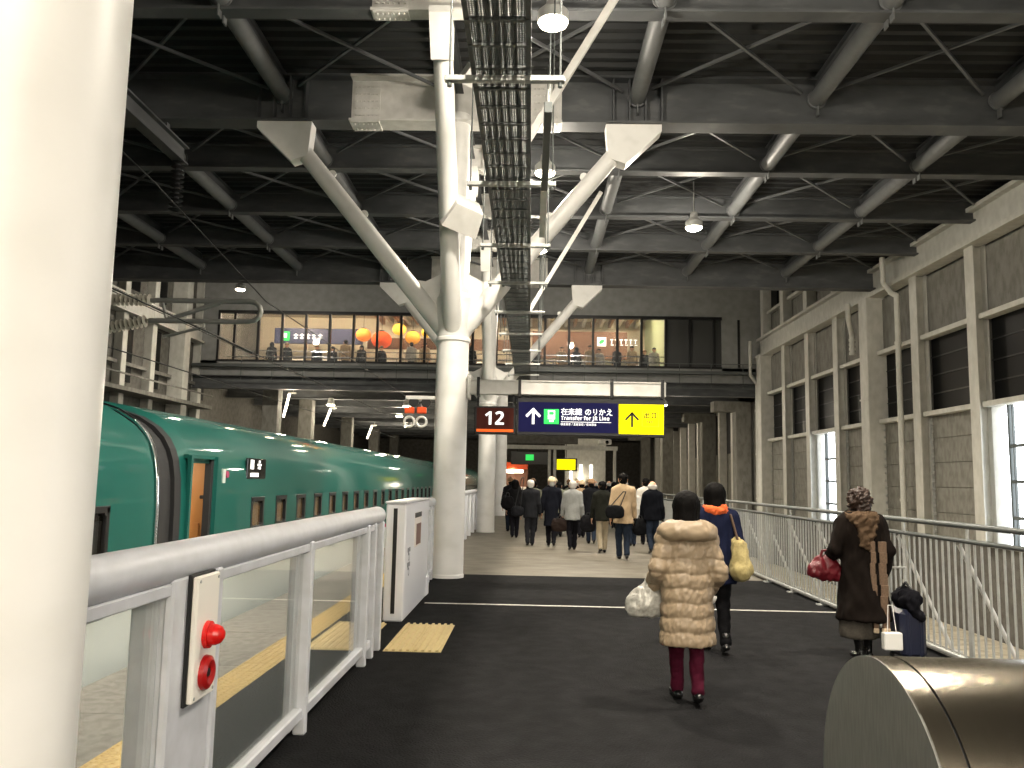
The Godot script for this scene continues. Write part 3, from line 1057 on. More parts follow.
func build_bridge() -> void:
	var b := thing("footbridge", "grey enclosed concourse bridge with black framed windows crossing above the tracks", "bridge", Vector3(0, 0, -39))
	var x0 := XL + 0.02
	var xe := XR - 0.02
	part("upper_fascia", mb().between(Vector3(x0, 9.45, 0), Vector3(xe, 11.6, -0.3)), M.bridge_grey, b)
	part("end_wall", mb().between(Vector3(8.98, 6.9, 0), Vector3(xe, 9.45, -0.3)), M.bridge_grey, b)
	part("lower_fascia", mb().between(Vector3(x0, 6.3, 0), Vector3(xe, 7.05, -0.3)), M.bridge_grey, b)
	part("ledge", mb().between(Vector3(x0, 6.72, 0.35), Vector3(xe, 6.86, 0)), M.galv_dark, b)
	part("bridge_floor", mb().between(Vector3(x0, 6.3, -0.3), Vector3(xe, 6.6, -9)), M.floor_light, b)
	part("girder", mb().ibeam(Vector3(x0, 6.3, 0.1), Vector3(xe, 6.3, 0.1), 0.62, 0.5), M.steel_dark, b)
	part("girder", mb().ibeam(Vector3(x0, 6.3, -4.5), Vector3(xe, 6.3, -4.5), 0.62, 0.5), M.steel_dark, b)
	part("girder", mb().ibeam(Vector3(x0, 6.3, -8.8), Vector3(xe, 6.3, -8.8), 0.62, 0.5), M.steel_dark, b)
	part("maintenance_rail", mb().box(Vector3(-2, 7.2, 0.33), Vector3(25, 0.03, 0.03)).box(Vector3(-2, 6.05, 0.33), Vector3(25, 0.03, 0.03)), M.galv_dark, b)
	for k in 17:
		part("rail_post", mb().box(Vector3(-13.8 + k * 1.48, 6.62, 0.33), Vector3(0.03, 1.15, 0.03)), M.galv_dark, b)
	part("end_wall", mb().between(Vector3(x0, 6.9, 0), Vector3(-15.1, 9.45, -0.3)), M.bridge_grey, b)
	part("window_head", mb().between(Vector3(-15.15, 9.36, 0.06), Vector3(8.98, 9.5, -0.2)), M.black, b)
	part("window_sill", mb().between(Vector3(-15.15, 7.02, 0.06), Vector3(8.98, 7.1, -0.2)), M.black, b)
	var xs := [-15.1, -14.33]
	var x := -14.33
	while x < 8.8:
		x += 1.148
		xs.append(x)
	for i in xs.size():
		part("mullion", mb().box(Vector3(xs[i], 8.23, -0.05), Vector3(0.11, 2.3, 0.18)), M.black, b)
		if i < xs.size() - 1:
			var wd: float = xs[i + 1] - xs[i] - 0.11
			var cx: float = (xs[i + 1] + xs[i]) * 0.5
			if cx > 6.5:
				part("blank_panel", mb().box(Vector3(cx, 8.23, -0.08), Vector3(wd, 2.28, 0.04)), M.panel_dark, b)
			else:
				part("pane", mb().box(Vector3(cx, 8.23, -0.06), Vector3(wd, 2.28, 0.01)), M.bridge_pane, b)
	part("inner_rail", mb().box(Vector3(-4, 7.62, -0.5), Vector3(20.8, 0.04, 0.04)).box(Vector3(-4, 7.36, -0.5), Vector3(20.8, 0.03, 0.03)), M.chrome, b)
	part("inner_wall", mb().between(Vector3(x0, 6.6, -8.8), Vector3(6.6, 11.2, -9)), M.shop_wall, b)
	part("inner_end_wall", mb().between(Vector3(6.55, 6.6, -0.3), Vector3(6.75, 11.2, -9)), M.shop_green, b)
	part("inner_ceiling", mb().between(Vector3(x0, 10.9, -0.3), Vector3(6.6, 11.1, -9)), M.shop_wall, b)
	for k in 30:
		part("ceiling_fin", mb().box(Vector3(-8.6 + k * 0.5, 10.55, -5.0), Vector3(0.16, 0.3, 6.0)), M.tan if k % 2 == 0 else M.cream, b)
	part("shop_front", mb().between(Vector3(-14.3, 8.9, -6.0), Vector3(-9.4, 9.75, -6.2)), M.shop_navy, b)
	part("shop_front", mb().between(Vector3(-9.2, 8.75, -6.4), Vector3(-1.0, 9.35, -6.6)), M.shop_brown, b)
	part("shop_front", mb().between(Vector3(0.0, 8.3, -6.0), Vector3(5.2, 9.8, -6.2)), M.shop_brown, b)
	for a in [[-13.6, 1.6], [-11.3, 1.2], [-7.8, 1.0], [-3.4, 1.5], [1.2, 0.9], [3.2, 1.0], [5.6, 0.8]]:
		part("display_case", mb().cham(Vector3(a[0], 7.35, -6.8), Vector3(a[1], 1.5, 0.6), 0.02), M.cream, b)
	# lit ceiling panels of the concourse
	for a in [-12.9, -9.5, -6.0, -2.5, 1.0, 4.6]:
		var l := thing("ceiling_panel_lamp", "flat white lit ceiling panel inside the concourse bridge", "lamp", Vector3(a, 10.86, -43), 0, "ceiling panels in the bridge")
		part("lamp_panel", mb().cham(Vector3.ZERO, Vector3(1.6, 0.06, 0.8), 0.01), M.panel_lamp, l)
		var ar := OmniLight3D.new()
		ar.name = "panel_light"
		ar.light_color = Color("ffe9c8")
		ar.light_energy = 13.0
		ar.light_size = 0.3
		ar.omni_range = 40
		ar.omni_attenuation = 2.0
		ar.shadow_enabled = true
		ar.position = Vector3(0, -0.45, 0)
		l.add_child(ar)
	# shop signs and paper lanterns inside
	var s := thing("shop_sign", "green square and white lettering on a navy shop front in the bridge", "sign", Vector3(-13.7, 9.3, -44.98))
	part("sign_square", mb().box(Vector3(0, 0, 0), Vector3(0.5, 0.5, 0.03)), M.sign_green, s)
	part("sign_square_mark", mb().box(Vector3(0, 0.03, 0.02), Vector3(0.2, 0.24, 0.02)), M.sign_white, s)
	var lt := mb()
	for k in 5:
		lt.box(Vector3(0.6 + k * 0.34, 0.06, 0.0), Vector3(0.24, 0.05, 0.03)).box(Vector3(0.6 + k * 0.34, -0.1, 0.0), Vector3(0.2, 0.05, 0.03)).box(Vector3(0.6 + k * 0.34, 0.0, 0.0), Vector3(0.05, 0.3, 0.03))
	part("lettering", lt, M.sign_white, s)
	s = thing("shop_sign", "white leaf mark and white lettering on a brown shop front in the bridge", "sign", Vector3(4.0, 9.25, -44.98))
	part("sign_square", mb().box(Vector3(-0.2, 0, 0), Vector3(0.5, 0.5, 0.03)), M.sign_white, s)
	part("leaf_mark", mb().ell(Vector3(-0.2, 0, 0.02), Vector3(0.16, 0.1, 0.02), 12, 6, Basis(Vector3.BACK, 0.7)), M.sign_green, s)
	lt = mb()
	for k in 6:
		lt.box(Vector3(0.35 + k * 0.26, 0.12, 0.0), Vector3(0.18, 0.05, 0.03)).box(Vector3(0.35 + k * 0.26, 0.02, 0.0), Vector3(0.05, 0.26, 0.03)).box(Vector3(0.38 + k * 0.26, -0.17, 0.0), Vector3(0.16, 0.04, 0.03))
	part("lettering", lt, M.sign_white, s)
	var lc := [[-9.2, 9.3, 0.42, "orange"], [-8.2, 9.05, 0.55, "red"], [-7.25, 9.65, 0.38, "yellow"], [-6.5, 9.2, 0.42, "amber"], [-5.7, 9.5, 0.34, "gold"]]
	for a in lc:
		var o := thing("paper_lantern", "large round %s paper lantern among others in the bridge concourse" % a[3], "lantern", Vector3(a[0], a[1], -44.3), 0, "paper lanterns in the bridge")
		part("shade", mb().ell(Vector3.ZERO, Vector3(a[2], a[2] * 0.86, a[2]), 18, 10), M["lantern_" + a[3]], o)
		part("cap", mb().cyl(Vector3(0, a[2] * 0.8, 0), Vector3(0, a[2] * 0.92, 0), 0.14, 0.14, 10), M.black, o)
		part("cord", mb().cyl(Vector3(0, a[2] * 0.9, 0), Vector3(0, 10.9 - a[1], 0), 0.012, 0.012, 5), M.black, o)


func build_far_end() -> void:
	# gantry across the platform beyond the bridge
	var g := thing("gantry", "pale steel gantry beam on slim posts across the platform under the bridge", "gantry", Vector3(0, 0, -46))
	part("beam", mb().box(Vector3(1.6, 3.45, 0), Vector3(6.4, 0.22, 0.3)), M.wall_paint, g)
	part("duct", mb().box(Vector3(0.6, 4.1, 0.1), Vector3(4.0, 0.9, 0.5)), M.concrete_dark, g)
	for x in [-1.4, 1.05, 1.35, 4.65]:
		part("post", mb().cham(Vector3(x, 1.75, -0.02), Vector3(0.16, 3.5, 0.16), 0.01), M.wall_paint, g)
	var c := thing("security_camera", "white dome security camera on the gantry beam", "camera", Vector3(4.1, 3.62, -45.8))
	part("housing", mb().cham(Vector3(0, 0.18, 0), Vector3(0.7, 0.3, 0.3), 0.06), M.white, c)
	part("lens", mb().ell(Vector3(0.1, 0.16, 0.14), Vector3(0.1, 0.1, 0.08), 12, 8), M.black_gloss, c)
	part("mount", mb().cyl(Vector3(0, -0.08, 0), Vector3(0, 0.06, 0), 0.06, 0.06, 8), M.white, c)
	var s := thing("departure_board", "black departure board with a green square mark beyond the gantry", "sign", Vector3(0.0, 3.1, -56))
	part("housing", mb().cham(Vector3(0, 0, 0), Vector3(2.6, 0.85, 0.3), 0.02), M.black, s)
	part("green_mark", mb().box(Vector3(-0.05, 0.05, 0.16), Vector3(0.55, 0.4, 0.02)), M.sign_green, s)
	for hx in [-0.9, 0.9]:
		part("hanger", mb().box(Vector3(hx, 1.6, 0), Vector3(0.05, 2.4, 0.05)), M.black, s)
	s = thing("exit_sign", "small plain yellow lit sign hanging beyond the gantry", "sign", Vector3(2.4, 2.72, -56))
	part("housing", mb().cham(Vector3(0, 0, 0), Vector3(1.5, 0.85, 0.2), 0.02), M.black, s)
	part("sign_face", mb().box(Vector3(0, 0, 0.11), Vector3(1.25, 0.7, 0.02)), M.sign_yellow, s)
	part("hanger", mb().box(Vector3(0, 1.75, 0), Vector3(0.05, 2.7, 0.05)), M.black, s)
	s = thing("kiosk", "small lit kiosk with orange front at the end of the platform", "kiosk", Vector3(-1.4, 0, -66))
	part("counter", mb().cham(Vector3(0, 0.55, 0), Vector3(2.2, 1.1, 1.2), 0.03), M.cream, s)
	part("back_wall", mb().box(Vector3(0, 1.5, -0.7), Vector3(2.4, 3.0, 0.1)), M.shop_brown, s)
	part("canopy", mb().cham(Vector3(0, 2.75, 0.1), Vector3(2.4, 0.5, 1.6), 0.03), M.orange, s)
	part("sign_light", mb().box(Vector3(0, 2.3, 0.6), Vector3(1.7, 0.25, 0.08)), M.tube_light, s)
	omni(s, Vector3(0, 2.2, 0.9), 3.0, 0.2)
	s = thing("lit_partition", "pale partition wall with tall glowing strips beyond the gantry", "partition", Vector3(4.0, 0, -70))
	part("wall_panel", mb().box(Vector3(0.6, 2.6, 0), Vector3(3.4, 5.2, 0.2)), M.wall_paint, s)
	for k in 3:
		part("strip_light", mb().box(Vector3(-0.6 + k * 0.85, 1.9, 0.13), Vector3(0.22, 2.2, 0.05)), M.tube_light, s)
	omni(s, Vector3(0.25, 1.9, 0.6), 1.2, 0.3)
	var far_lamps := [[-0.2, -50.0], [1.8, -58.0], [-8.0, -50.0], [-9.0, -60.0], [4.5, -52.0], [6.5, -62.0], [-10.5, -43.0], [-6.5, -43.0]]
	for a in far_lamps:
		var l := thing("ceiling_lamp", "small round ceiling lamp under the bridge and rear ceiling", "lamp", Vector3(a[0], 5.3, a[1]), 0, "small lamps under the bridge")
		part("housing", mb().cyl(Vector3(0, 0.06, 0), Vector3(0, 0.4, 0), 0.22, 0.12, 12), M.lamp_body, l)
		part("lamp_lens", mb().cyl(Vector3(0, 0.0, 0), Vector3(0, 0.05, 0), 0.2, 0.2, 14), M.lamp, l)
		omni(l, Vector3(0, -0.15, 0), 9.0, 0.15)
	# slanting tube lamps on the left under the bridge
	for a in [[-12.3, 5.75, -12.55, 4.55, -41.6], [-11.6, 5.5, -11.95, 4.5, -47.5], [-11.2, 5.2, -11.5, 4.3, -58.0]]:
		var l := thing("slanted_tube_lamp", "slanting white fluorescent tube lamp beside a concrete pillar under the bridge", "lamp", Vector3(a[0], a[1], a[4]), 0, "slanted tubes under the bridge")
		var e := Vector3(a[2] - a[0], a[3] - a[1], 0)
		part("lamp_tube", mb().cyl(Vector3.ZERO, e, 0.06, 0.06, 10), M.tube_light, l)
		part("lamp_bracket", mb().box(Vector3(0.14, 0.05, 0), Vector3(0.4, 0.08, 0.1)).cyl(Vector3(-0.03, 0.1, -0.1), e + Vector3(-0.03, 0.1, -0.1), 0.04, 0.04, 6), M.wall_paint, l)
		part("hanger_rod", mb().cyl(Vector3(0.2, 0.05, 0), Vector3(0.2, (6.3 if a[4] > -48.0 else 5.9) - a[1], 0), 0.015, 0.015, 6), M.wall_paint, l)
		omni(l, e * 0.5 + Vector3(0.25, 0, 0.1), 5.0, 0.2)


func omni(parent: Node3D, at: Vector3, energy: float, size: float, hex := "fff0d6") -> void:
	var o := OmniLight3D.new()
	o.name = "lamp_light"
	o.light_color = Color(hex)
	o.light_energy = energy
	o.light_size = size
	o.omni_range = 80
	o.omni_attenuation = 2.0
	o.shadow_enabled = true
	o.position = at
	parent.add_child(o)


func build_columns() -> void:
	var labels := ["white round steel column beside the red alarm panel and glass barrier", "white branching steel column that carries the platform number sign", "white branching steel column just behind the platform number sign", "white round column farther along the platform beyond the bridge front"]
	var i := 0
	for z in [-2.0, -14.0, -26.0, -38.0]:
		var c := thing("steel_column", labels[i], "column", Vector3(X0, 0, z))
		i += 1
		var last := i == 4
		var top := 6.2 if last else 4.0
		part("shaft", mb().lathe([Vector2(0.0, 0.001), Vector2(0.285, 0.001), Vector2(0.285, 0.05), Vector2(0.275, 0.06), Vector2(0.275, top)], Transform3D(), 40), M.column, c)
		if last:
			continue
		part("collar", mb().lathe([Vector2(0.275, 3.93), Vector2(0.3, 3.95), Vector2(0.3, 4.0), Vector2(0.275, 4.02)], Transform3D(), 40), M.column, c)
		part("node", mb().lathe([Vector2(0.275, 4.0), Vector2(0.31, 4.35), Vector2(0.3, 4.7), Vector2(0.225, 4.82), Vector2(0.0, 4.82)], Transform3D(), 40), M.column, c)
		part("upper_shaft", mb().cyl(Vector3(0, 4.7, 0), Vector3(0, 8.0, 0), 0.215, 0.2, 28), M.column, c)
		part("upper_collar", mb().cyl(Vector3(0, 4.8, 0), Vector3(0, 4.86, 0), 0.25, 0.25, 28), M.column, c)
		# four branches
		for d in [Vector3(-1, 0, 0), Vector3(1, 0, 0), Vector3(0, 0, 1), Vector3(0, 0, -1)]:
			var side := absf(d.x) > 0.5
			var reach := DX if side else 3.0
			var ty := 7.82 if side else 8.13
			var a: Vector3 = Vector3(0, 4.12, 0) + d * 0.12
			var b: Vector3 = Vector3(0, ty - 0.42, 0) + d * (reach - 0.32)
			var br := part("branch", mb().cyl(a, b, 0.165, 0.145, 24), M.column, c)
			# gusset at the top: a tapering plate box
			var poly := PackedVector2Array([Vector2(reach - 0.55, ty - 0.003), Vector2(reach + 0.42, ty - 0.003), Vector2(reach + 0.42, ty - 0.12), Vector2(reach - 0.2, ty - 0.72), Vector2(reach - 0.5, ty - 0.62)]) if side else PackedVector2Array([Vector2(reach - 0.35, ty - 0.003), Vector2(reach + 0.25, ty - 0.003), Vector2(reach + 0.25, ty - 0.1), Vector2(reach - 0.12, ty - 0.6), Vector2(reach - 0.36, ty - 0.5)])
			var bs := Basis(d, Vector3.UP, d.cross(Vector3.UP))
			part("top_gusset", mb().prism(poly, Transform3D(bs, bs.z * -0.15), 0.3), M.column, br)
			part("root_gusset", mb().prism(PackedVector2Array([Vector2(0.15, 4.4), Vector2(0.85, 5.05), Vector2(0.5, 5.0), Vector2(0.3, 5.1), Vector2(0.15, 5.2)]), Transform3D(bs, bs.z * -0.03), 0.06), M.column, br)
			if side:
				for t in [0.58, 0.8]:
					var p: Vector3 = a.lerp(b, t) - d * 0.06 + Vector3(0, 0.17, 0)
					part("lifting_eye", mb().cyl(p - bs.z * 0.02, p + bs.z * 0.02, 0.07, 0.07, 12).box(p - Vector3(0, 0.05, 0), Vector3(0.08, 0.12, 0.03)), M.column, br)
	# loudspeakers on the second column
	for a in [[Vector3(-1.14, 5.78, -12.72), 0.6, "large pale box loudspeaker tilted on the middle of the branching column"], [Vector3(-1.0, 8.02, -12.6), 0.42, "small pale box loudspeaker near the top of the branching column"]]:
		var s := thing("loudspeaker", a[2], "loudspeaker", a[0])
		var k: float = a[1]
		var bs := Basis(Vector3.BACK, -0.55) * Basis(Vector3.RIGHT, 0.5) * Basis(Vector3.UP, 0.5)
		part("cabinet", mb().prism(PackedVector2Array([Vector2(-0.5 * k, -0.35 * k), Vector2(0.5 * k, -0.35 * k), Vector2(0.38 * k, 0.35 * k), Vector2(-0.38 * k, 0.35 * k)]), Transform3D(bs, bs.z * -0.45 * k), 0.9 * k), M.white, s)
		part("bracket", mb().tube([bs * Vector3(0, 0, -0.4 * k), bs * Vector3(0.1 * k, 0.2 * k, -0.7 * k), Vector3(-0.12, 0.05, -0.35)], 0.025, 8), M.white, s)


func build_train() -> void:
	# cross-section from the skirt up the platform side and over the roof, x measured from the centre line
	var cx := -5.2
	var prof := [Vector2(1.62, -0.95), Vector2(1.68, -0.5), Vector2(1.69, -0.02), Vector2(1.69, 0.0), Vector2(1.69, 0.42), Vector2(1.69, 0.5), Vector2(1.69, 0.93), Vector2(1.685, 1.33), Vector2(1.67, 1.6), Vector2(1.64, 1.78), Vector2(1.6, 1.9), Vector2(1.53, 2.02), Vector2(1.42, 2.13), Vector2(1.25, 2.23), Vector2(1.0, 2.31), Vector2(0.6, 2.38), Vector2(0.0, 2.41)]
	var cars := [["green train car with black edged door window, nearer the white column", -7.95, 6.0], ["green train car with an open tan door and a row of small windows", -33.4, -8.45], ["green train car farthest along, past the branching column", -58.0, -33.9]]
	for ci in 3:
		var z0: float = cars[ci][2]
		var z1: float = cars[ci][1]
		var t := thing("train_car", cars[ci][0], "train", Vector3(cx, 0, z0), 0, "cars of the green train")
		var L := z0 - z1
		# openings on the platform side: [start, end, low profile row, high profile row]
		var holes := []
		var zs := [0.0, 0.35, L - 0.35, L]
		if ci == 0:
			holes = [[L - 1.5, L - 1.04, 4, 7], [L - 4.0, L - 3.55, 6, 7], [L - 5.0, L - 4.55, 6, 7], [L - 6.0, L - 5.55, 6, 7]]
		else:
			holes = [[0.14, 0.82, 3, 9]]
			for k in 20:
				holes.append([2.06 + k * 1.02, 2.06 + k * 1.02 + 0.46, 6, 7])
		for h in holes:
			zs.append(h[0])
			zs.append(h[1])
		zs.sort()
		var green := mb()
		var white := mb()
		var stripe := mb()
		var pn := []
		for i in prof.size():
			var d: Vector2 = (prof[mini(i + 1, prof.size() - 1)] - prof[maxi(i - 1, 0)]).normalized()
			pn.append(Vector3(d.y, -d.x, 0).normalized() if i < prof.size() - 1 else Vector3.UP)
		for k in zs.size() - 1:
			if zs[k + 1] - zs[k] < 0.001:
				continue
			# the body ends are drawn in a little
			for sd in [1.0, -1.0]:
				for i in prof.size() - 1:
					var skip := false
					if sd > 0:
						for h in holes:
							if zs[k] > h[0] - 0.001 and zs[k + 1] < h[1] + 0.001 and i >= h[2] and i < h[3]:
								skip = true
					if skip:
						continue
					var q := []
					var nn := []
					for e in [[i, k], [i + 1, k], [i + 1, k + 1], [i, k + 1]]:
						var tp := 0.0
						if e[1] == 0 or e[1] == zs.size() - 1:
							tp = 0.06
						var p: Vector2 = prof[e[0]]
						q.append(Vector3((p.x - tp * p.x / 1.7) * sd, p.y - (tp if p.y > 1.5 else 0.0), -zs[e[1]]))
						var m: Vector3 = pn[e[0]]
						nn.append(Vector3(m.x * sd, m.y, 0))
					var tgt := white if i < 4 else (stripe if i == 4 else green)
					tgt.tri(q[0], q[1], q[2], nn[0], nn[1], nn[2])
					tgt.tri(q[0], q[2], q[3], nn[0], nn[2], nn[3])
		part("body_shell", green, M.train, t)
		part("lower_panel", white, M.train_white, t)
		part("stripe", stripe, M.train_stripe, t)
		var ew := PackedVector2Array()
		for i in prof.size():
			ew.append(Vector2(prof[i].x * 0.95, 0.7 + (prof[i].y - 0.7) * 0.95))
		for i in range(prof.size() - 2, -1, -1):
			ew.append(Vector2(-prof[i].x * 0.95, 0.7 + (prof[i].y - 0.7) * 0.95))
		for ez in [-0.06, -L + 0.02]:
			part("end_wall", mb().prism(ew, Transform3D(Basis(), Vector3(0, 0, ez)), 0.04), M.rubber, t)
		part("underframe", mb().box(Vector3(0, -1.0, -L * 0.5), Vector3(2.6, 0.3, L - 1.0)), M.black, t)
		part("inner_floor", mb().box(Vector3(0, -0.06, -L * 0.5), Vector3(3.2, 0.06, L - 0.3)), M.carpet, t)
		# openings
		for h in holes:
			var y0: float = prof[h[2]].y
			var y1: float = prof[h[3]].y
			var zc: float = -(h[0] + h[1]) * 0.5
			var w: float = h[1] - h[0]
			var yc := (y0 + y1) * 0.5
			if h[2] == 3:
				# open doorway
				var d := part("doorway", mb().box(Vector3(1.6, yc, zc + w * 0.5 + 0.005), Vector3(0.12, y1 - y0, 0.03)).box(Vector3(1.56, y1 - 0.02, zc), Vector3(0.12, 0.05, w)), M.train, t)
				part("vestibule_wall", mb().box(Vector3(0.86, yc, zc - w * 0.5 - 0.14), Vector3(1.4, y1 - y0 + 0.2, 0.05)).box(Vector3(0.15, yc, zc), Vector3(0.05, y1 - y0 + 0.2, w + 0.15)), M.tan, d)
				part("wall_panel_strip", mb().box(Vector3(1.45, 0.62, zc - w * 0.5 - 0.105), Vector3(0.05, 0.9, 0.03)), M.tan, d)
				part("vestibule_ceiling", mb().box(Vector3(0.7, y1 + 0.1, zc - 0.05), Vector3(1.3, 0.04, w + 0.2)), M.cream, d)
				part("vestibule_lamp", mb().cyl(Vector3(0.9, y1 + 0.05, zc), Vector3(0.9, y1 + 0.08, zc), 0.1, 0.1, 16), M.tube_light, d)
				omni(t, Vector3(0.9, y1 - 0.05, zc), 0.6, 0.08)
				part("wall_handle", mb().cham(Vector3(1.5, 1.36, zc - w * 0.5 - 0.11), Vector3(0.07, 0.04, 0.03), 0.008), M.black, d)
				part("door_edge", mb().box(Vector3(1.61, yc, zc - w * 0.5 + 0.05), Vector3(0.07, y1 - y0, 0.04)), M.rubber, d)
				part("door_leaf_edge", mb().box(Vector3(1.64, yc, zc - w * 0.5 + 0.015), Vector3(0.03, y1 - y0, 0.025)), M.chrome, d)
				part("door_frame", mb().box(Vector3(1.675, yc, zc - w * 0.5 - 0.02), Vector3(0.04, y1 - y0 + 0.06, 0.05)).box(Vector3(1.675, yc, zc + w * 0.5 + 0.03), Vector3(0.04, y1 - y0 + 0.06, 0.05)).box(Vector3(1.635, y1 + 0.02, zc), Vector3(0.05, 0.04, w + 0.1)), M.train, d)
			else:
				var wn := part("window", frame_ring(Vector3(1.675, yc, zc), w, y1 - y0, 0.035, 0.06), M.black, t)
				part("pane", mb().box(Vector3(1.655, yc, zc), Vector3(0.01, y1 - y0, w)), M.train_glass, wn)
				part("added_interior_panel", mb().box(Vector3(1.632, yc + (0.015 if ci else -0.1), zc), Vector3(0.02, (y1 - y0) * 0.96, w * 1.02)), M.added_interior_panel if ci else M.black, wn)  # added panel close behind the pane, stands in for the interior seen through it
		if ci > 0:
			# destination display and car mark
			var dp := part("display", mb().cham(Vector3(1.668, 1.7, -2.2), Vector3(0.03, 0.26, 0.72), 0.01), M.black_gloss, t)
			part("display_text", mb().box(Vector3(1.686, 1.75, -2.0), Vector3(0.006, 0.12, 0.12)).box(Vector3(1.686, 1.75, -2.28), Vector3(0.006, 0.03, 0.14)).box(Vector3(1.686, 1.71, -2.28), Vector3(0.006, 0.03, 0.1)).box(Vector3(1.686, 1.79, -2.28), Vector3(0.006, 0.03, 0.06)).box(Vector3(1.686, 1.62, -2.1), Vector3(0.006, 0.05, 0.3)), M.sign_white, dp)
			part("car_mark", mb().box(Vector3(1.675, 1.6, -1.06), Vector3(0.02, 0.16, 0.08)), M.train_white, t)
			part("car_mark", mb().cyl(Vector3(1.67, 1.62, -1.16), Vector3(1.69, 1.62, -1.16), 0.04, 0.04, 10), M.train_stripe, t)
		if ci == 0:
			part("edge_strip", strip(prof, -L + 0.07), M.chrome, t)
	# bellows between the cars
	for z in [-8.2, -33.65]:
		var g := thing("gangway_bellows", "black ribbed bellows between green train cars, beside the open tan door" if z > -10 else "black ribbed bellows between the two farther green train cars", "bellows", Vector3(cx, 0, z))
		for k in 3:
			var zo: float = -0.25 + k * 0.167
			var poly := PackedVector2Array()
			var sc: float = 0.975 if k != 1 else 0.955
			for i in prof.size():
				poly.append(Vector2(prof[i].x * sc, 0.7 + (prof[i].y - 0.7) * sc))
			for i in range(prof.size() - 2, -1, -1):
				poly.append(Vector2(-prof[i].x * sc, 0.7 + (prof[i].y - 0.7) * sc))
			part("bellows_rib", mb().prism(poly, Transform3D(Basis(), Vector3(0, 0, zo)), 0.15), M.rubber, g)


func strip(prof: Array, z: float) -> MB:
	var pts := []
	for i in range(0, prof.size() - 2):
		pts.append(Vector3(prof[i].x - 0.03, prof[i].y - 0.01, z))
	return mb().tube(pts, 0.022, 6)


func frame_ring(c: Vector3, w: float, h: float, d: float, b: float) -> MB:
	# frame in the plane x = const with rounded look: four chamfered bars and corner blocks
	var m := mb()
	m.cham(c + Vector3(0, h * 0.5 - b * 0.3, 0), Vector3(d, b, w + b), 0.006)
	m.cham(c - Vector3(0, h * 0.5 - b * 0.3, 0), Vector3(d, b, w + b), 0.006)
	m.cham(c + Vector3(0, 0, w * 0.5), Vector3(d, h, b), 0.006)
	m.cham(c - Vector3(0, 0, w * 0.5), Vector3(d, h, b), 0.006)
	for sy in [-1.0, 1.0]:
		for sz in [-1.0, 1.0]:
			m.box(c + Vector3(0, sy * (h * 0.5 - b * 0.7), sz * (w * 0.5 - b * 0.6)), Vector3(d * 0.9, b * 0.8, b * 0.8), Basis(Vector3.RIGHT, PI / 4))
	return m


func fence_bay(p: Node3D, x: float, z0: float, z1: float, top := 1.16) -> void:
	# a framed glass bay of the platform barrier from z0 back to z1
	var m := (z0 + z1) * 0.5
	var l := z0 - z1
	part("pane", mb().box(Vector3(x - 0.03, (top + 0.16) * 0.5, m), Vector3(0.012, top - 0.14, l - 0.04)), M.pane, p)
	part("bottom_rail", mb().cham(Vector3(x - 0.02, 0.13, m), Vector3(0.06, 0.07, l), 0.008), M.alu, p)
	part("top_frame", mb().cham(Vector3(x - 0.02, top, m), Vector3(0.06, 0.05, l), 0.006), M.alu, p)


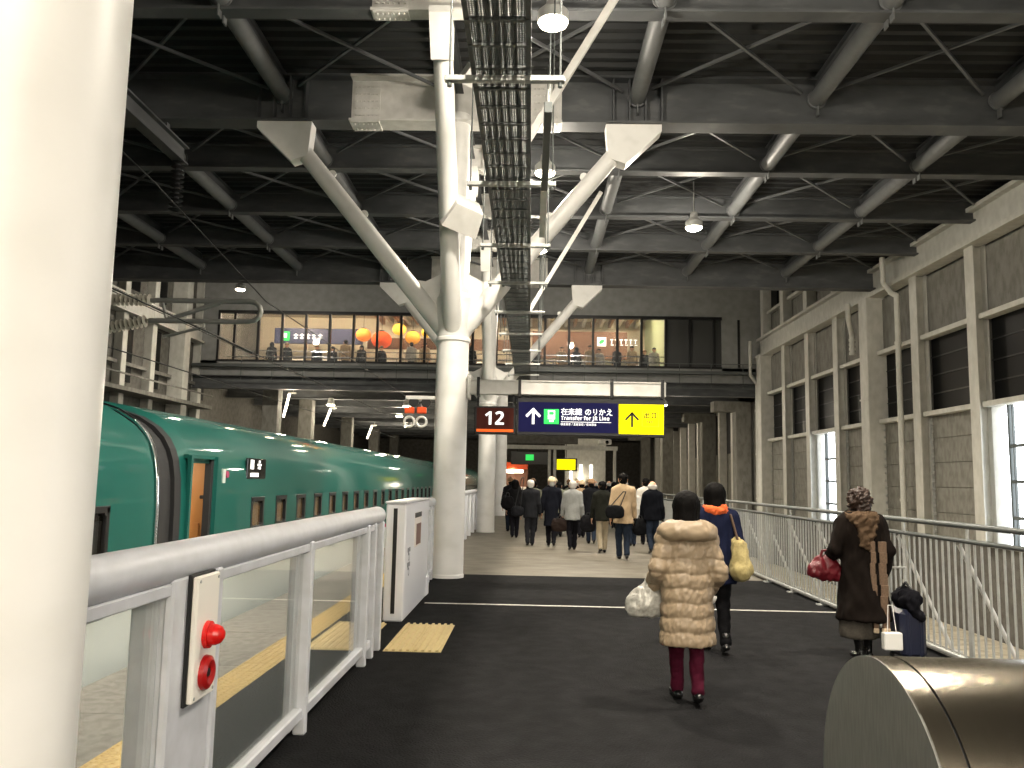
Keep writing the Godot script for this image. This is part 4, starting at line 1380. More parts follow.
func build_barrier() -> void:
	var x := -1.42
	var b := thing("platform_barrier", "grey framed glass platform barrier with a thick round handrail", "barrier", Vector3.ZERO)
	part("handrail", mb().cyl(Vector3(x - 0.05, 1.255, 4), Vector3(x - 0.05, 1.255, -8.06), 0.085, 0.085, 32).ell(Vector3(x - 0.05, 1.255, -8.06), Vector3(0.085, 0.085, 0.05), 24, 12), M.alu, b)
	fence_bay(b, x, 4.0, 1.2)
	fence_bay(b, x, 1.2, -1.2)
	fence_bay(b, x, -1.2, -3.32)
	fence_bay(b, x, -3.76, -5.4)
	fence_bay(b, x, -5.45, -7.3)
	fence_bay(b, x, -7.36, -7.7)
	for z in [1.2, -1.2, -3.8, -5.42, -7.33, -7.66, -8.02]:
		part("post", mb().cham(Vector3(x - 0.01, 0.6, z), Vector3(0.08, 1.2, 0.06), 0.008), M.alu, b)
		part("post_back", mb().cham(Vector3(x - 0.09, 0.6, z - 0.01), Vector3(0.05, 1.18, 0.09), 0.006), M.alu, b)
	part("equipment_post", mb().cham(Vector3(x - 0.1, 0.6, -3.53), Vector3(0.11, 1.2, 0.4), 0.01).box(Vector3(x - 0.03, 0.6, -3.53), Vector3(0.05, 1.2, 0.36)), M.alu, b)
	part("equipment_cover", mb().cham(Vector3(x - 0.0, 0.6, -3.54), Vector3(0.04, 1.2, 0.44), 0.01), M.alu, b)
	# alarm panel
	var a := thing("alarm_panel", "cream emergency panel with red lamp dome and red push button on the barrier post", "alarm", Vector3(x + 0.02, 0, -3.58))
	part("back_plate", mb().cham(Vector3(0.008, 0.94, 0), Vector3(0.016, 0.53, 0.26), 0.003), M.black, a)
	part("face_plate", mb().cham(Vector3(0.028, 0.94, 0), Vector3(0.026, 0.51, 0.24), 0.006), M.cream, a)
	var scr := mb()
	for sy in [-1.0, 1.0]:
		for sz in [-1.0, 1.0]:
			scr.cyl(Vector3(0.04, 0.94 + sy * 0.235, sz * 0.1), Vector3(0.044, 0.94 + sy * 0.235, sz * 0.1), 0.007, 0.007, 8)
	part("screw", scr, M.galv, a)
	var dm := part("red_dome", mb().lathe([Vector2(0.0, 0.078), Vector2(0.018, 0.075), Vector2(0.034, 0.063), Vector2(0.043, 0.042), Vector2(0.046, 0.02), Vector2(0.056, 0.018), Vector2(0.058, 0.0)], Transform3D(Basis(Vector3.BACK, -PI / 2), Vector3(0.04, 0.945, -0.0)), 24), M.red, a)
	dm.set_meta("label", "red warning lamp dome")
	var bt := part("red_button", mb().lathe([Vector2(0.0, 0.012), Vector2(0.022, 0.012), Vector2(0.024, 0.022), Vector2(0.05, 0.03), Vector2(0.068, 0.02), Vector2(0.072, 0.0)], Transform3D(Basis(Vector3.BACK, -PI / 2), Vector3(0.04, 0.79, 0.0)), 28), M.red_dark, a)
	part("button_centre", mb().cyl(Vector3(0.05, 0.79, 0), Vector3(0.06, 0.79, 0), 0.02, 0.018, 14), M.black, bt)
	# door pocket by the opening
	var g := thing("door_pocket", "white platform door housing with a black slot and a notice", "door housing", Vector3(-1.53, 0, -9.58))
	part("cabinet", mb().cham(Vector3(0, 0.66, -1.08), Vector3(0.23, 1.32, 2.16), 0.015), M.gate, g)
	part("cap", mb().cham(Vector3(0, 1.335, -1.08), Vector3(0.25, 0.03, 2.18), 0.008), M.alu, g)
	part("slot", mb().box(Vector3(-0.005, 0.68, 0.0), Vector3(0.045, 1.18, 0.012)), M.black, g)
	var nt := part("notice", mb().box(Vector3(0.117, 0.98, -1.05), Vector3(0.004, 0.42, 0.62)), M.notice, g)
	part("notice_header", mb().box(Vector3(0.12, 1.16, -1.05), Vector3(0.004, 0.06, 0.6)), M.black, nt)
	part("notice_picture", mb().box(Vector3(0.12, 0.92, -1.1), Vector3(0.004, 0.26, 0.42)), M.notice_brown, nt)
	var mk := mb()
	for k in 4:
		var p := Vector3(0.117, 0.78 - k * 0.085, -0.32)
		mk.ring(Transform3D(Basis(Vector3.BACK, -PI / 2), p), 0.028, 0.05, 0.003, 14) if k % 2 else mk.box(p, Vector3(0.004, 0.05, 0.2)).box(p + Vector3(0, -0.02, 0.03), Vector3(0.005, 0.08, 0.05))
	part("printed_mark", mk, M.sign_grey, g)
	part("foot", mb().cham(Vector3(0.05, 0.14, -2.2), Vector3(0.16, 0.28, 0.2), 0.02), M.gate, g)
	# the barrier goes on beyond the door pocket
	var b2 := thing("platform_barrier", "white framed glass barrier between the door housing and the branching column", "barrier", Vector3(0, 0, 0))
	part("handrail", mb().cyl(Vector3(-1.6, 1.24, -11.8), Vector3(-1.6, 1.24, -13.68), 0.07, 0.07, 20), M.alu, b2)
	fence_bay(b2, -1.57, -11.8, -13.68, 1.15)
	for z in [-11.95, -12.6, -13.2, -13.6]:
		part("post", mb().cham(Vector3(-1.59, 0.6, z), Vector3(0.08, 1.2, 0.07), 0.008), M.alu, b2)
	var b3 := thing("platform_barrier", "white slatted barrier running on behind the branching columns", "barrier", Vector3(0, 0, 0))
	part("handrail", mb().cyl(Vector3(-1.76, 1.24, -15.2), Vector3(-1.76, 1.24, -60), 0.07, 0.07, 16), M.alu, b3)
	for k in 30:
		var z := -15.2 - k * 1.5
		part("post", mb().cham(Vector3(-1.74, 0.6, z), Vector3(0.1, 1.2, 0.14), 0.008), M.gate, b3)
		part("panel", mb().cham(Vector3(-1.76, 0.66, z - 0.75), Vector3(0.05, 1.0, 1.3), 0.006), M.gate, b3)


func build_fence() -> void:
	var f := thing("handrail_fence", "grey steel railing of thin upright bars along the platform side", "railing", Vector3(4.02, 0, 0))
	var z0 := -2.0
	var z1 := -58.0
	part("handrail", mb().cyl(Vector3(0, 1.28, z0), Vector3(0, 1.28, z1), 0.028, 0.028, 14), M.galv_dark, f)
	part("middle_rail", mb().cyl(Vector3(0, 1.14, z0), Vector3(0, 1.14, z1), 0.022, 0.022, 12), M.galv_dark, f)
	part("bottom_rail", mb().cham(Vector3(0, 0.07, (z0 + z1) * 0.5), Vector3(0.045, 0.03, z0 - z1), 0.005), M.galv, f)
	var post := mb().cham(Vector3(0, 0.57, 0), Vector3(0.02, 1.14, 0.07), 0.004).cyl(Vector3(0, 1.14, 0), Vector3(0, 1.26, 0), 0.016, 0.016, 8).box(Vector3(0, 0.008, 0), Vector3(0.12, 0.016, 0.12)).mesh()
	var stay := mb().cyl(Vector3(0.02, 1.1, 0), Vector3(0.45, -0.1, 0.28), 0.021, 0.021, 8).box(Vector3(0.3, -0.1, 0.2), Vector3(0.5, 0.05, 0.1)).mesh()
	var bar := mb().cyl(Vector3(0, 0.08, 0), Vector3(0, 1.13, 0), 0.011, 0.011, 6, false).mesh()
	var n := 0
	var z := -2.6
	while z > z1:
		put("post", post, M.galv, f, Vector3(0, 0, z))
		if z > -24:
			put("stay", stay, M.fence_stay, f, Vector3(0, 0, z - 0.2))
		z -= 1.3
	z = -2.6
	var rest := mb()
	while z > z1:
		for k in range(1, 11):
			var bz := z - k * 1.3 / 11.0
			if n < 240:
				put("baluster", bar, M.galv, f, Vector3(0, 0, bz))
			else:
				rest.cyl(Vector3(0, 0.08, bz), Vector3(0, 1.13, bz), 0.009, 0.009, 4, false)
			n += 1
		z -= 1.3
	var r := part("far_balusters", rest, M.galv, f)
	r.set_meta("kind", "stuff")


func build_counter() -> void:
	var c := thing("steel_counter", "brushed stainless steel barrel-topped counter with a dark flat end", "counter", Vector3(0.89, 0, -2.2))
	var r := 0.4
	var hc := 0.785
	var w := 2.4
	var poly := PackedVector2Array()
	poly.append(Vector2(-r, 0.0))
	for i in 41:
		var t := PI - PI * i / 40.0
		poly.append(Vector2(cos(t) * r, hc + sin(t) * r))
	poly.append(Vector2(r, 0.0))
	# extrude along +x: local x of the outline runs towards +z
	var bs := Basis(Vector3(0, 0, 1), Vector3.UP, Vector3(-1, 0, 0))
	var st := mb()
	for seg in [[0.0, 0.06], [0.066, w]]:
		for i in range(0, poly.size() - 1):
			var q := []
			var nn := []
			for e in [[i, 0], [i + 1, 0], [i + 1, 1], [i, 1]]:
				var p := poly[e[0]]
				q.append(Vector3(seg[e[1]], p.y, p.x))
				var m := Vector3(0, p.y - hc, p.x).normalized() if p.y >= hc - 0.001 else Vector3(0, 0, signf(p.x))
				nn.append(m)
			st.tri(q[0], q[1], q[2], nn[0], nn[1], nn[2])
			st.tri(q[0], q[2], q[3], nn[0], nn[2], nn[3])
	part("shell", st, M.steel, c)
	var inner := PackedVector2Array()
	for p in poly:
		inner.append(Vector2(p.x * 0.985, p.y * 0.992))
	part("seam", mb().prism(inner, Transform3D(bs, Vector3(0.12, 0, 0)), 0.1), M.black, c)
	part("end_panel", mb().prism(poly, Transform3D(bs, Vector3(0.004, 0, 0)), 0.006), M.steel_end, c)


func build_tray() -> void:
	var t := thing("cable_tray", "long galvanised mesh cable tray hung above the platform", "cable tray", Vector3(-0.29, 4.9, 0))
	var z0 := 3.0
	var z1 := -35.0
	var l := z0 - z1
	var m := (z0 + z1) * 0.5
	for s in [-1.0, 1.0]:
		part("side_rail", mb().box(Vector3(s * 0.235, 0.06, m), Vector3(0.015, 0.13, l)).box(Vector3(s * 0.222, 0.0, m), Vector3(0.04, 0.012, l)), M.galv_dark, t)
	var rung := mb().box(Vector3.ZERO, Vector3(0.46, 0.025, 0.04)).mesh()
	for k in 108:
		put("rung", rung, M.galv_dark, t, Vector3(0, 0.0, z0 - 0.2 - k * 0.35))
	var mesh := mb()
	for k in 22:
		mesh.box(Vector3(-0.215 + k * 0.0205, 0.012, m), Vector3(0.009, 0.004, l))
	for k in 1500:
		mesh.box(Vector3(0, 0.016, z0 - k * 0.0253), Vector3(0.44, 0.004, 0.01))
	part("wire_mesh", mesh, M.galv_dark, t).set_meta("kind", "stuff")
	for k in 5:
		var pts := []
		for i in 20:
			pts.append(Vector3(-0.15 + k * 0.07 + 0.015 * sin(i * 1.7 + k), 0.045, z0 - l * i / 19.0))
		part("cable", mb().tube(pts, 0.016 + 0.004 * (k % 3), 6), [M.rubber, M.black, M.cable_grey][k % 3], t)
	var zs := [-1.6, -4.0, -6.4, -8.8, -11.2, -13.4, -15.8, -18.2, -20.6, -23.0, -25.4, -27.6]
	for z in zs:
		var h := part("hanger_channel", mb().cham(Vector3(0.03, -0.045, z), Vector3(0.98, 0.05, 0.06), 0.006), M.galv, t)
		for x in [-0.42, 0.48]:
			part("hanger_rod", mb().cyl(Vector3(x, -0.1, z), Vector3(x, 3.76, z), 0.01, 0.01, 6).cyl(Vector3(x, -0.11, z), Vector3(x, -0.075, z), 0.022, 0.022, 6), M.galv_dark, h)
	var d := thing("cable_duct", "short square duct, dark then white, beside the mesh cable tray", "duct", Vector3(0.1, 4.74, 0))
	part("dark_duct", mb().cham(Vector3(0, 0, -7.6), Vector3(0.07, 0.1, 1.9), 0.006), M.galv_dark, d)
	part("white_duct", mb().cham(Vector3(0, 0, -9.4), Vector3(0.075, 0.11, 1.7), 0.006), M.white, d)
	part("duct_hanger", mb().cyl(Vector3(0, 0.04, -6.75), Vector3(0, 0.2, -6.75), 0.012, 0.012, 6).cyl(Vector3(0, 0.04, -8.8), Vector3(0, 0.1, -8.8), 0.012, 0.012, 6), M.galv, d)
	for z in [-8.8, -18.2]:
		var r := thing("diagonal_strut", "thin white diagonal strut rising from the cable tray %s" % ("before the branching column" if z > -10 else "behind the branching column"), "strut", Vector3(0, 0, z))
		part("bar", mb().cham(Vector3(0.66, 6.68, 0), Vector3(0.09, 3.4, 0.06), 0.008, Basis(Vector3.BACK, -0.52)), M.white, r)
		part("foot_plate", mb().box(Vector3(-0.16, 5.2, 0), Vector3(0.14, 0.14, 0.03)), M.white, r)


func strokes(b: MB, list: Array, at: Vector3, size: float, w: float, depth := 0.006) -> void:
	for s in list:
		for i in s.size() - 1:
			var p := Vector3(s[i][0], s[i][1], 0) * size + at
			var q := Vector3(s[i + 1][0], s[i + 1][1], 0) * size + at
			b.box((p + q) * 0.5, Vector3((q - p).length() + w * 0.7, w, depth), Basis(Vector3.BACK, atan2(q.y - p.y, q.x - p.x)))


func text(t: String, size: float, at: Vector3, m: Material, parent: Node, called := "lettering") -> void:
	var tm := TextMesh.new()
	tm.text = t
	tm.font = FONT
	tm.font_size = 64
	tm.pixel_size = size / 64.0
	tm.depth = 0.006
	tm.horizontal_alignment = HORIZONTAL_ALIGNMENT_LEFT
	tm.vertical_alignment = VERTICAL_ALIGNMENT_CENTER
	put(called, tm, m, parent, at)


const GLYPHS := {
	"zai": [[[0.05, 0.8], [0.95, 0.8]], [[0.42, 0.98], [0.3, 0.65], [0.05, 0.35]], [[0.25, 0.55], [0.25, 0.02]], [[0.42, 0.48], [0.92, 0.48]], [[0.67, 0.7], [0.67, 0.08]], [[0.36, 0.08], [0.97, 0.08]]],
	"rai": [[[0.1, 0.82], [0.9, 0.82]], [[0.28, 0.74], [0.34, 0.58]], [[0.72, 0.74], [0.66, 0.58]], [[0.05, 0.48], [0.95, 0.48]], [[0.5, 0.97], [0.5, 0.0]], [[0.48, 0.46], [0.3, 0.22], [0.05, 0.08]], [[0.52, 0.46], [0.7, 0.22], [0.95, 0.08]]],
	"sen": [[[0.25, 0.97], [0.1, 0.78], [0.26, 0.7]], [[0.36, 0.84], [0.08, 0.52], [0.4, 0.54]], [[0.24, 0.52], [0.24, 0.05]], [[0.12, 0.36], [0.06, 0.12]], [[0.34, 0.38], [0.4, 0.16]], [[0.7, 0.98], [0.64, 0.88]], [[0.52, 0.86], [0.9, 0.86], [0.9, 0.54], [0.52, 0.54], [0.52, 0.86]], [[0.52, 0.7], [0.9, 0.7]], [[0.71, 0.54], [0.71, 0.04], [0.62, 0.08]], [[0.46, 0.4], [0.62, 0.4], [0.48, 0.12]], [[0.93, 0.48], [0.76, 0.34]], [[0.73, 0.36], [0.95, 0.06]]],
	"no": [[[0.55, 0.8], [0.48, 0.35], [0.3, 0.15], [0.15, 0.25], [0.12, 0.5], [0.28, 0.75], [0.55, 0.82], [0.8, 0.7], [0.88, 0.45], [0.78, 0.22], [0.55, 0.08]]],
	"ri": [[[0.3, 0.88], [0.27, 0.5], [0.35, 0.38]], [[0.68, 0.92], [0.72, 0.5], [0.62, 0.2], [0.42, 0.05]]],
	"ka": [[[0.08, 0.65], [0.55, 0.68], [0.6, 0.5], [0.5, 0.1], [0.36, 0.14]], [[0.38, 0.94], [0.3, 0.5], [0.08, 0.08]], [[0.72, 0.78], [0.92, 0.45]]],
	"e": [[[0.38, 0.95], [0.62, 0.88]], [[0.2, 0.66], [0.75, 0.69], [0.12, 0.06]], [[0.4, 0.35], [0.52, 0.38], [0.6, 0.1], [0.9, 0.08]]],
	"de": [[[0.5, 0.97], [0.5, 0.08]], [[0.2, 0.85], [0.2, 0.56], [0.8, 0.56]], [[0.8, 0.85], [0.8, 0.56]], [[0.12, 0.42], [0.12, 0.06], [0.88, 0.06], [0.88, 0.42]]],
	"guchi": [[[0.18, 0.84], [0.82, 0.84], [0.82, 0.1], [0.18, 0.1], [0.18, 0.84]]],
}


func build_sign() -> void:
	var arm := thing("sign_arm", "white steel sign beam reaching out from the branching column", "beam", Vector3(0, 0, -14))
	part("beam", mb().ibeam(Vector3(X0 + 0.24, 3.3, 0), Vector3(2.26, 3.3, 0), 0.24, 0.2, 0.02, 0.16), M.white, arm)
	part("flange_plate", mb().cham(Vector3(X0 + 0.3, 3.18, 0), Vector3(0.04, 0.42, 0.36), 0.006), M.white, arm)
	for x in [-0.9, -0.2, 1.35, 2.2]:
		part("clamp", mb().box(Vector3(x, 3.18, 0), Vector3(0.05, 0.32, 0.26)), M.black, arm)
	# platform number
	var s := thing("platform_sign", "brown platform sign with the white number 12 and an orange line", "sign", Vector3(-0.605, 2.615, -14))
	part("housing", mb().cham(Vector3(0, 0, 0), Vector3(0.7, 0.47, 0.2), 0.01), M.sign_case, s)
	part("sign_face", mb().box(Vector3(0, 0.005, 0.101), Vector3(0.62, 0.4, 0.006)), M.sign_brown, s)
	part("orange_line", mb().box(Vector3(0, -0.175, 0.106), Vector3(0.62, 0.045, 0.006)), M.sign_orange, s)
	text("12", 0.31, Vector3(-0.185, 0.03, 0.106), M.sign_white, s)
	for hx in [-0.3, 0.3]:
		part("hanger", mb().box(Vector3(hx, 0.33, 0), Vector3(0.035, 0.22, 0.05)), M.black, s)
	# transfer and exit sign
	s = thing("direction_sign", "long navy transfer sign with a yellow exit panel and white arrow", "sign", Vector3(1.0, 2.69, -14))
	part("housing", mb().cham(Vector3(0, 0, 0), Vector3(2.48, 0.63, 0.22), 0.01), M.sign_case, s)
	part("navy_face", mb().box(Vector3(-0.38, -0.01, 0.111), Vector3(1.66, 0.5, 0.006)), M.sign_navy, s)
	part("yellow_face", mb().box(Vector3(0.845, -0.02, 0.111), Vector3(0.75, 0.5, 0.006)), M.sign_yellow, s)
	for hx in [-1.15, 0.35, 1.18]:
		part("hanger", mb().box(Vector3(hx, 0.34, 0), Vector3(0.035, 0.08, 0.05)), M.black, s)
	var f := 0.117
	var aw := mb()
	strokes(aw, [[[0.5, 0.05], [0.5, 0.9]], [[0.08, 0.55], [0.5, 0.98], [0.92, 0.55]]], Vector3(-1.09, -0.13, f), 0.25, 0.042)
	part("arrow", aw, M.sign_white, s)
	var tr := part("train_symbol", mb().box(Vector3(-0.66, 0.0, f), Vector3(0.25, 0.25, 0.005)), M.sign_green, s)
	part("train_figure", mb().box(Vector3(-0.66, 0.03, f + 0.004), Vector3(0.12, 0.15, 0.004)).box(Vector3(-0.66, -0.075, f + 0.004), Vector3(0.07, 0.03, 0.004)), M.sign_white, tr)
	part("train_figure_window", mb().box(Vector3(-0.66, 0.055, f + 0.008), Vector3(0.08, 0.05, 0.003)), M.sign_green, tr)
	var kt := mb()
	var x := -0.5
	for gname in ["zai", "rai", "sen", "", "no", "ri", "ka", "e"]:
		if gname == "":
			x += 0.04
			continue
		strokes(kt, GLYPHS[gname], Vector3(x, 0.03, f), 0.115, 0.0115)
		x += 0.119
	part("large_lettering", kt, M.sign_white, s)
	text("Transfer for JR Line", 0.088, Vector3(-0.5, -0.02, f - 0.001), M.sign_white, s)
	part("rule", mb().box(Vector3(-0.08, -0.085, f), Vector3(0.84, 0.008, 0.005)), M.sign_white, s)
	var sm := mb()
	for k in 14:
		if k == 4 or k == 9:
			strokes(sm, [[[0.3, 0.0], [0.7, 1.0]]], Vector3(-0.5 + k * 0.043, -0.14, f), 0.03, 0.004)
		else:
			strokes(sm, [[[0.0, 0.85], [1.0, 0.85]], [[0.1, 0.45], [0.9, 0.45]], [[0.5, 1.0], [0.5, 0.0]], [[0.0, 0.05], [1.0, 0.05]]] if k % 2 else [[[0.1, 1.0], [0.1, 0.0], [0.9, 0.0], [0.9, 1.0], [0.1, 1.0]], [[0.1, 0.5], [0.9, 0.5]]], Vector3(-0.5 + k * 0.043, -0.14, f), 0.032, 0.0045)
	part("small_lettering", sm, M.sign_white, s)
	aw = mb()
	strokes(aw, [[[0.5, 0.02], [0.5, 0.9]], [[0.08, 0.52], [0.5, 0.97], [0.92, 0.52]]], Vector3(0.57, -0.15, f), 0.24, 0.034)
	part("arrow", aw, M.sign_ink, s)
	kt = mb()
	strokes(kt, GLYPHS["de"], Vector3(0.885, 0.0, f), 0.1, 0.014)
	strokes(kt, GLYPHS["guchi"], Vector3(1.005, 0.0, f), 0.1, 0.014)
	strokes(kt, [[[0.0, 0.0], [1.0, 0.0], [1.0, 0.95], [0.0, 0.95], [0.0, 0.0]]], Vector3(0.86, -0.14, f), 0.275, 0.007)
	part("large_lettering", kt, M.sign_ink, s)
	text("Exit", 0.06, Vector3(0.93, -0.06, f - 0.001), M.sign_ink, s)
	# paired orange hanging weights beside the column
	var w := thing("hanging_bracket", "white perforated bracket with two hanging orange weights and rings", "bracket", Vector3(0, 0, -14))
	part("bracket_arm", mb().cham(Vector3(-1.84, 2.98, 0), Vector3(0.6, 0.06, 0.08), 0.006), M.white, w)
	for x2 in [-2.07, -1.86]:
		part("stem", mb().box(Vector3(x2, 2.9, 0), Vector3(0.03, 0.16, 0.03)), M.white, w)
		part("wheel", mb().cyl(Vector3(x2 + 0.07, 2.9, -0.03), Vector3(x2 + 0.07, 2.9, 0.03), 0.085, 0.085, 16), M.black, w)
		part("orange_weight", mb().cham(Vector3(x2, 2.765, 0), Vector3(0.16, 0.11, 0.08), 0.012).box(Vector3(x2, 2.765, 0.042), Vector3(0.05, 0.06, 0.006)), M.orange, w)
		var rg := mb()
		for k in 18:
			var t0 := TAU * k / 18.0
			var t1 := TAU * (k + 1) / 18.0
			rg.cyl(Vector3(x2 + cos(t0) * 0.085, 2.57 + sin(t0) * 0.085, 0), Vector3(x2 + cos(t1) * 0.085, 2.57 + sin(t1) * 0.085, 0), 0.022, 0.022, 8, false)
		part("ring", rg, M.white, w)


func lamp_label(a: Array) -> String:
	var z: float = a[2]
	if a[1] > 9.0:
		return "bright lamp hung high before the bridge, above the train tracks" if a[0] < 0.0 else "bright lamp hung high before the bridge, above the transfer sign"
	if a[1] < 6.0:
		return "bright lamp hung under the bridge girder beyond the transfer sign"
	if a[0] > 3.0 and z < -10.0:
		return "drum lamp hanging alone between roof beams on the railing side"
	if z < -19.0:
		return "drum lamp by the cable tray, behind the branching column's far strut"
	if z < -12.0:
		return "drum lamp by the cable tray, level with the branching column"
	if z < -8.0:
		return "drum lamp by the cable tray, in front of the branching column"
	return "drum lamp under the roof before the branching columns, over the dark floor"


func build_lamps() -> void:
	var spots := [[0.2, 7.5, 5.8], [0.2, 7.5, 0.6], [0.2, 7.5, -4.8], [0.2, 7.5, -10.2], [0.19, 7.5, -15.53], [0.15, 7.5, -21.0], [2.1, 9.13, -33.0], [3.73, 7.5, -18.9], [3.73, 7.5, -6.9], [3.73, 7.5, 5.1], [6.2, 5.2, -38.95], [-12.0, 9.1, -33.0]]
	for a in spots:
		var l := thing("high_bay_lamp", lamp_label(a), "lamp", Vector3(a[0], a[1], a[2]), 0, "high bay lamps under the roof")
		part("housing", mb().lathe([Vector2(0.2, 0.06), Vector2(0.2, 0.2), Vector2(0.1, 0.3), Vector2(0.08, 0.42), Vector2(0.0, 0.42)], Transform3D(), 24), M.lamp_body, l)
		part("lamp_lens", mb().lathe([Vector2(0.0, 0.0), Vector2(0.12, 0.0), Vector2(0.18, 0.03), Vector2(0.19, 0.07), Vector2(0.0, 0.07)], Transform3D(), 24), M.lamp, l)
		var top := 8.68 - float(a[1])
		if a[2] < -30.0:
			top = (12.98 if a[1] > 6.0 else 5.7) - float(a[1])
		part("rod", mb().cyl(Vector3(0, 0.4, 0), Vector3(0, top, 0), 0.015, 0.015, 8), M.galv, l)
		var sl := SpotLight3D.new()
		sl.name = "lamp_light"
		sl.light_color = Color("fff4e2")
		sl.light_energy = 44.0 if a[2] > -30.0 else 25.0
		sl.light_size = 0.15
		sl.spot_range = 80
		sl.spot_attenuation = 2.0
		sl.spot_angle = 72.0
		sl.spot_angle_attenuation = 0.6
		sl.shadow_enabled = true
		sl.rotation.x = -PI / 2
		sl.position = Vector3(0, -0.06, 0)
		l.add_child(sl)
		omni(l, Vector3(0, -0.1, 0), 10.0 if a[2] > -30.0 else (17.0 if a[1] > 6.0 else 6.0), 0.15, "fff4e2")


func build_catenary() -> void:
	var c := thing("catenary_cantilever", "grey overhead line cantilever with two ribbed insulators above the train", "cantilever", Vector3(0, 0, -16))
	var prof := []
	for k in 11:
		prof.append(Vector2(0.05, k * 0.09))
		prof.append(Vector2(0.125, k * 0.09 + 0.03))
		prof.append(Vector2(0.05, k * 0.09 + 0.06))
	var side := Basis(Vector3.BACK, -PI / 2)
	var m1 := part("insulator", mb().lathe(prof, Transform3D(side, Vector3(-8.55, 5.03, 0)), 18), M.insul, c)
	var m2 := part("insulator", mb().lathe(prof, Transform3D(Basis(Vector3.BACK, -PI / 2 + 0.2), Vector3(-8.6, 4.42, 0)), 18), M.insul, c)
	m1.set_meta("label", "ribbed ceramic insulator")
	m2.set_meta("label", "ribbed ceramic insulator")
	var hook := [Vector3(-7.6, 5.03, 0), Vector3(-5.75, 5.03, 0)]
	for k in 7:
		var t := PI / 2 - PI * k / 6.0
		hook.append(Vector3(-5.6 + cos(t) * 0.22, 4.83 + sin(t) * 0.2, 0))
	hook.append(Vector3(-5.9, 4.62, 0))
	hook.append(Vector3(-7.6, 4.62, 0))
	part("stay_tube", mb().tube(hook, 0.05, 10), M.catenary, c)
	part("brace_tube", mb().tube([Vector3(-7.25, 4.64, 0), Vector3(-6.2, 5.0, 0)], 0.045, 10).tube([Vector3(-7.25, 4.62, 0), Vector3(-7.35, 4.98, 0)], 0.03, 8), M.catenary, c)
	part("steady_arm", mb().tube([Vector3(-7.3, 4.3, 0), Vector3(-6.5, 4.5, 0), Vector3(-6.5, 4.62, 0)], 0.03, 8).tube([Vector3(-6.5, 4.45, 0), Vector3(-5.5, 4.0, 0)], 0.022, 8), M.catenary, c)
	part("wall_bracket", mb().box(Vector3(-8.75, 4.75, 0), Vector3(0.2, 1.2, 0.2)).cyl(Vector3(-8.75, -1.3, 0), Vector3(-8.75, 5.5, 0), 0.11, 0.11, 14), M.catenary, c)
	var wires := [[-5.3, 3.92, 3.92, "thin black contact wire just above the train roof"], [-5.3, 6.0, 5.05, "thin black messenger wire sagging above the train"], [-5.9, 3.35, 3.35, "thin black feeder wire low beside the train roof"], [-9.3, 6.4, 5.6, "thin black wire over the far track by the left wall"]]
	for a in wires:
		var w := thing("overhead_wire", a[3], "wire")
		var pts := []
		for i in 9:
			var z: float = 4.0 - i * 5.0
			var t := clampf((-z - 8.0) / 8.0, 0.0, 1.0)
			pts.append(Vector3(a[0], lerpf(a[1], a[2], t), z))
		part("wire", mb().tube(pts, 0.011, 5), M.wire, w)
	# suspended support girder for the overhead line
	var g := thing("support_girder", "dark steel girder hung below the roof over the train", "girder", Vector3(-6.6, 7.7, -13.6))
	part("beam", mb().ibeam(Vector3(0, 0, 1.6), Vector3(0, 0, -1.2), 0.34, 0.2), M.steel_dark, g)
	part("hanger", mb().box(Vector3(0, 0.06, -0.4), Vector3(0.1, 0.12, 0.12)), M.steel_dark, g)
	part("hanger", mb().box(Vector3(0, 0.5, 1.3), Vector3(0.1, 0.98, 0.1)), M.steel_dark, g)
	part("insulator", mb().lathe(prof, Transform3D(Basis(Vector3.BACK, PI), Vector3(0.0, -0.34, -1.0)), 14), M.rubber, g)


func ring_ops(c: Vector3, rx: float, rz: float, r: float, n := 10, drop := 0.0, k := 0.03) -> Array:
	var o := []
	for i in n:
		var t0 := TAU * i / n
		var t1 := TAU * (i + 1) / n
		o.append(["c", c + Vector3(cos(t0) * rx, sin(t0) * drop, sin(t0) * rz), c + Vector3(cos(t1) * rx, sin(t1) * drop, sin(t1) * rz), r, r, k])
	return o


func puffer(p: Vector3) -> float:
	var y := p.y + 0.008 * sin(p.x * 26.0)
	var t := absf(sin(PI * (y - 0.465) / 0.118))
	return (pow(t, 0.4) - 0.6) * (0.02 if p.y < 1.2 else 0.011)


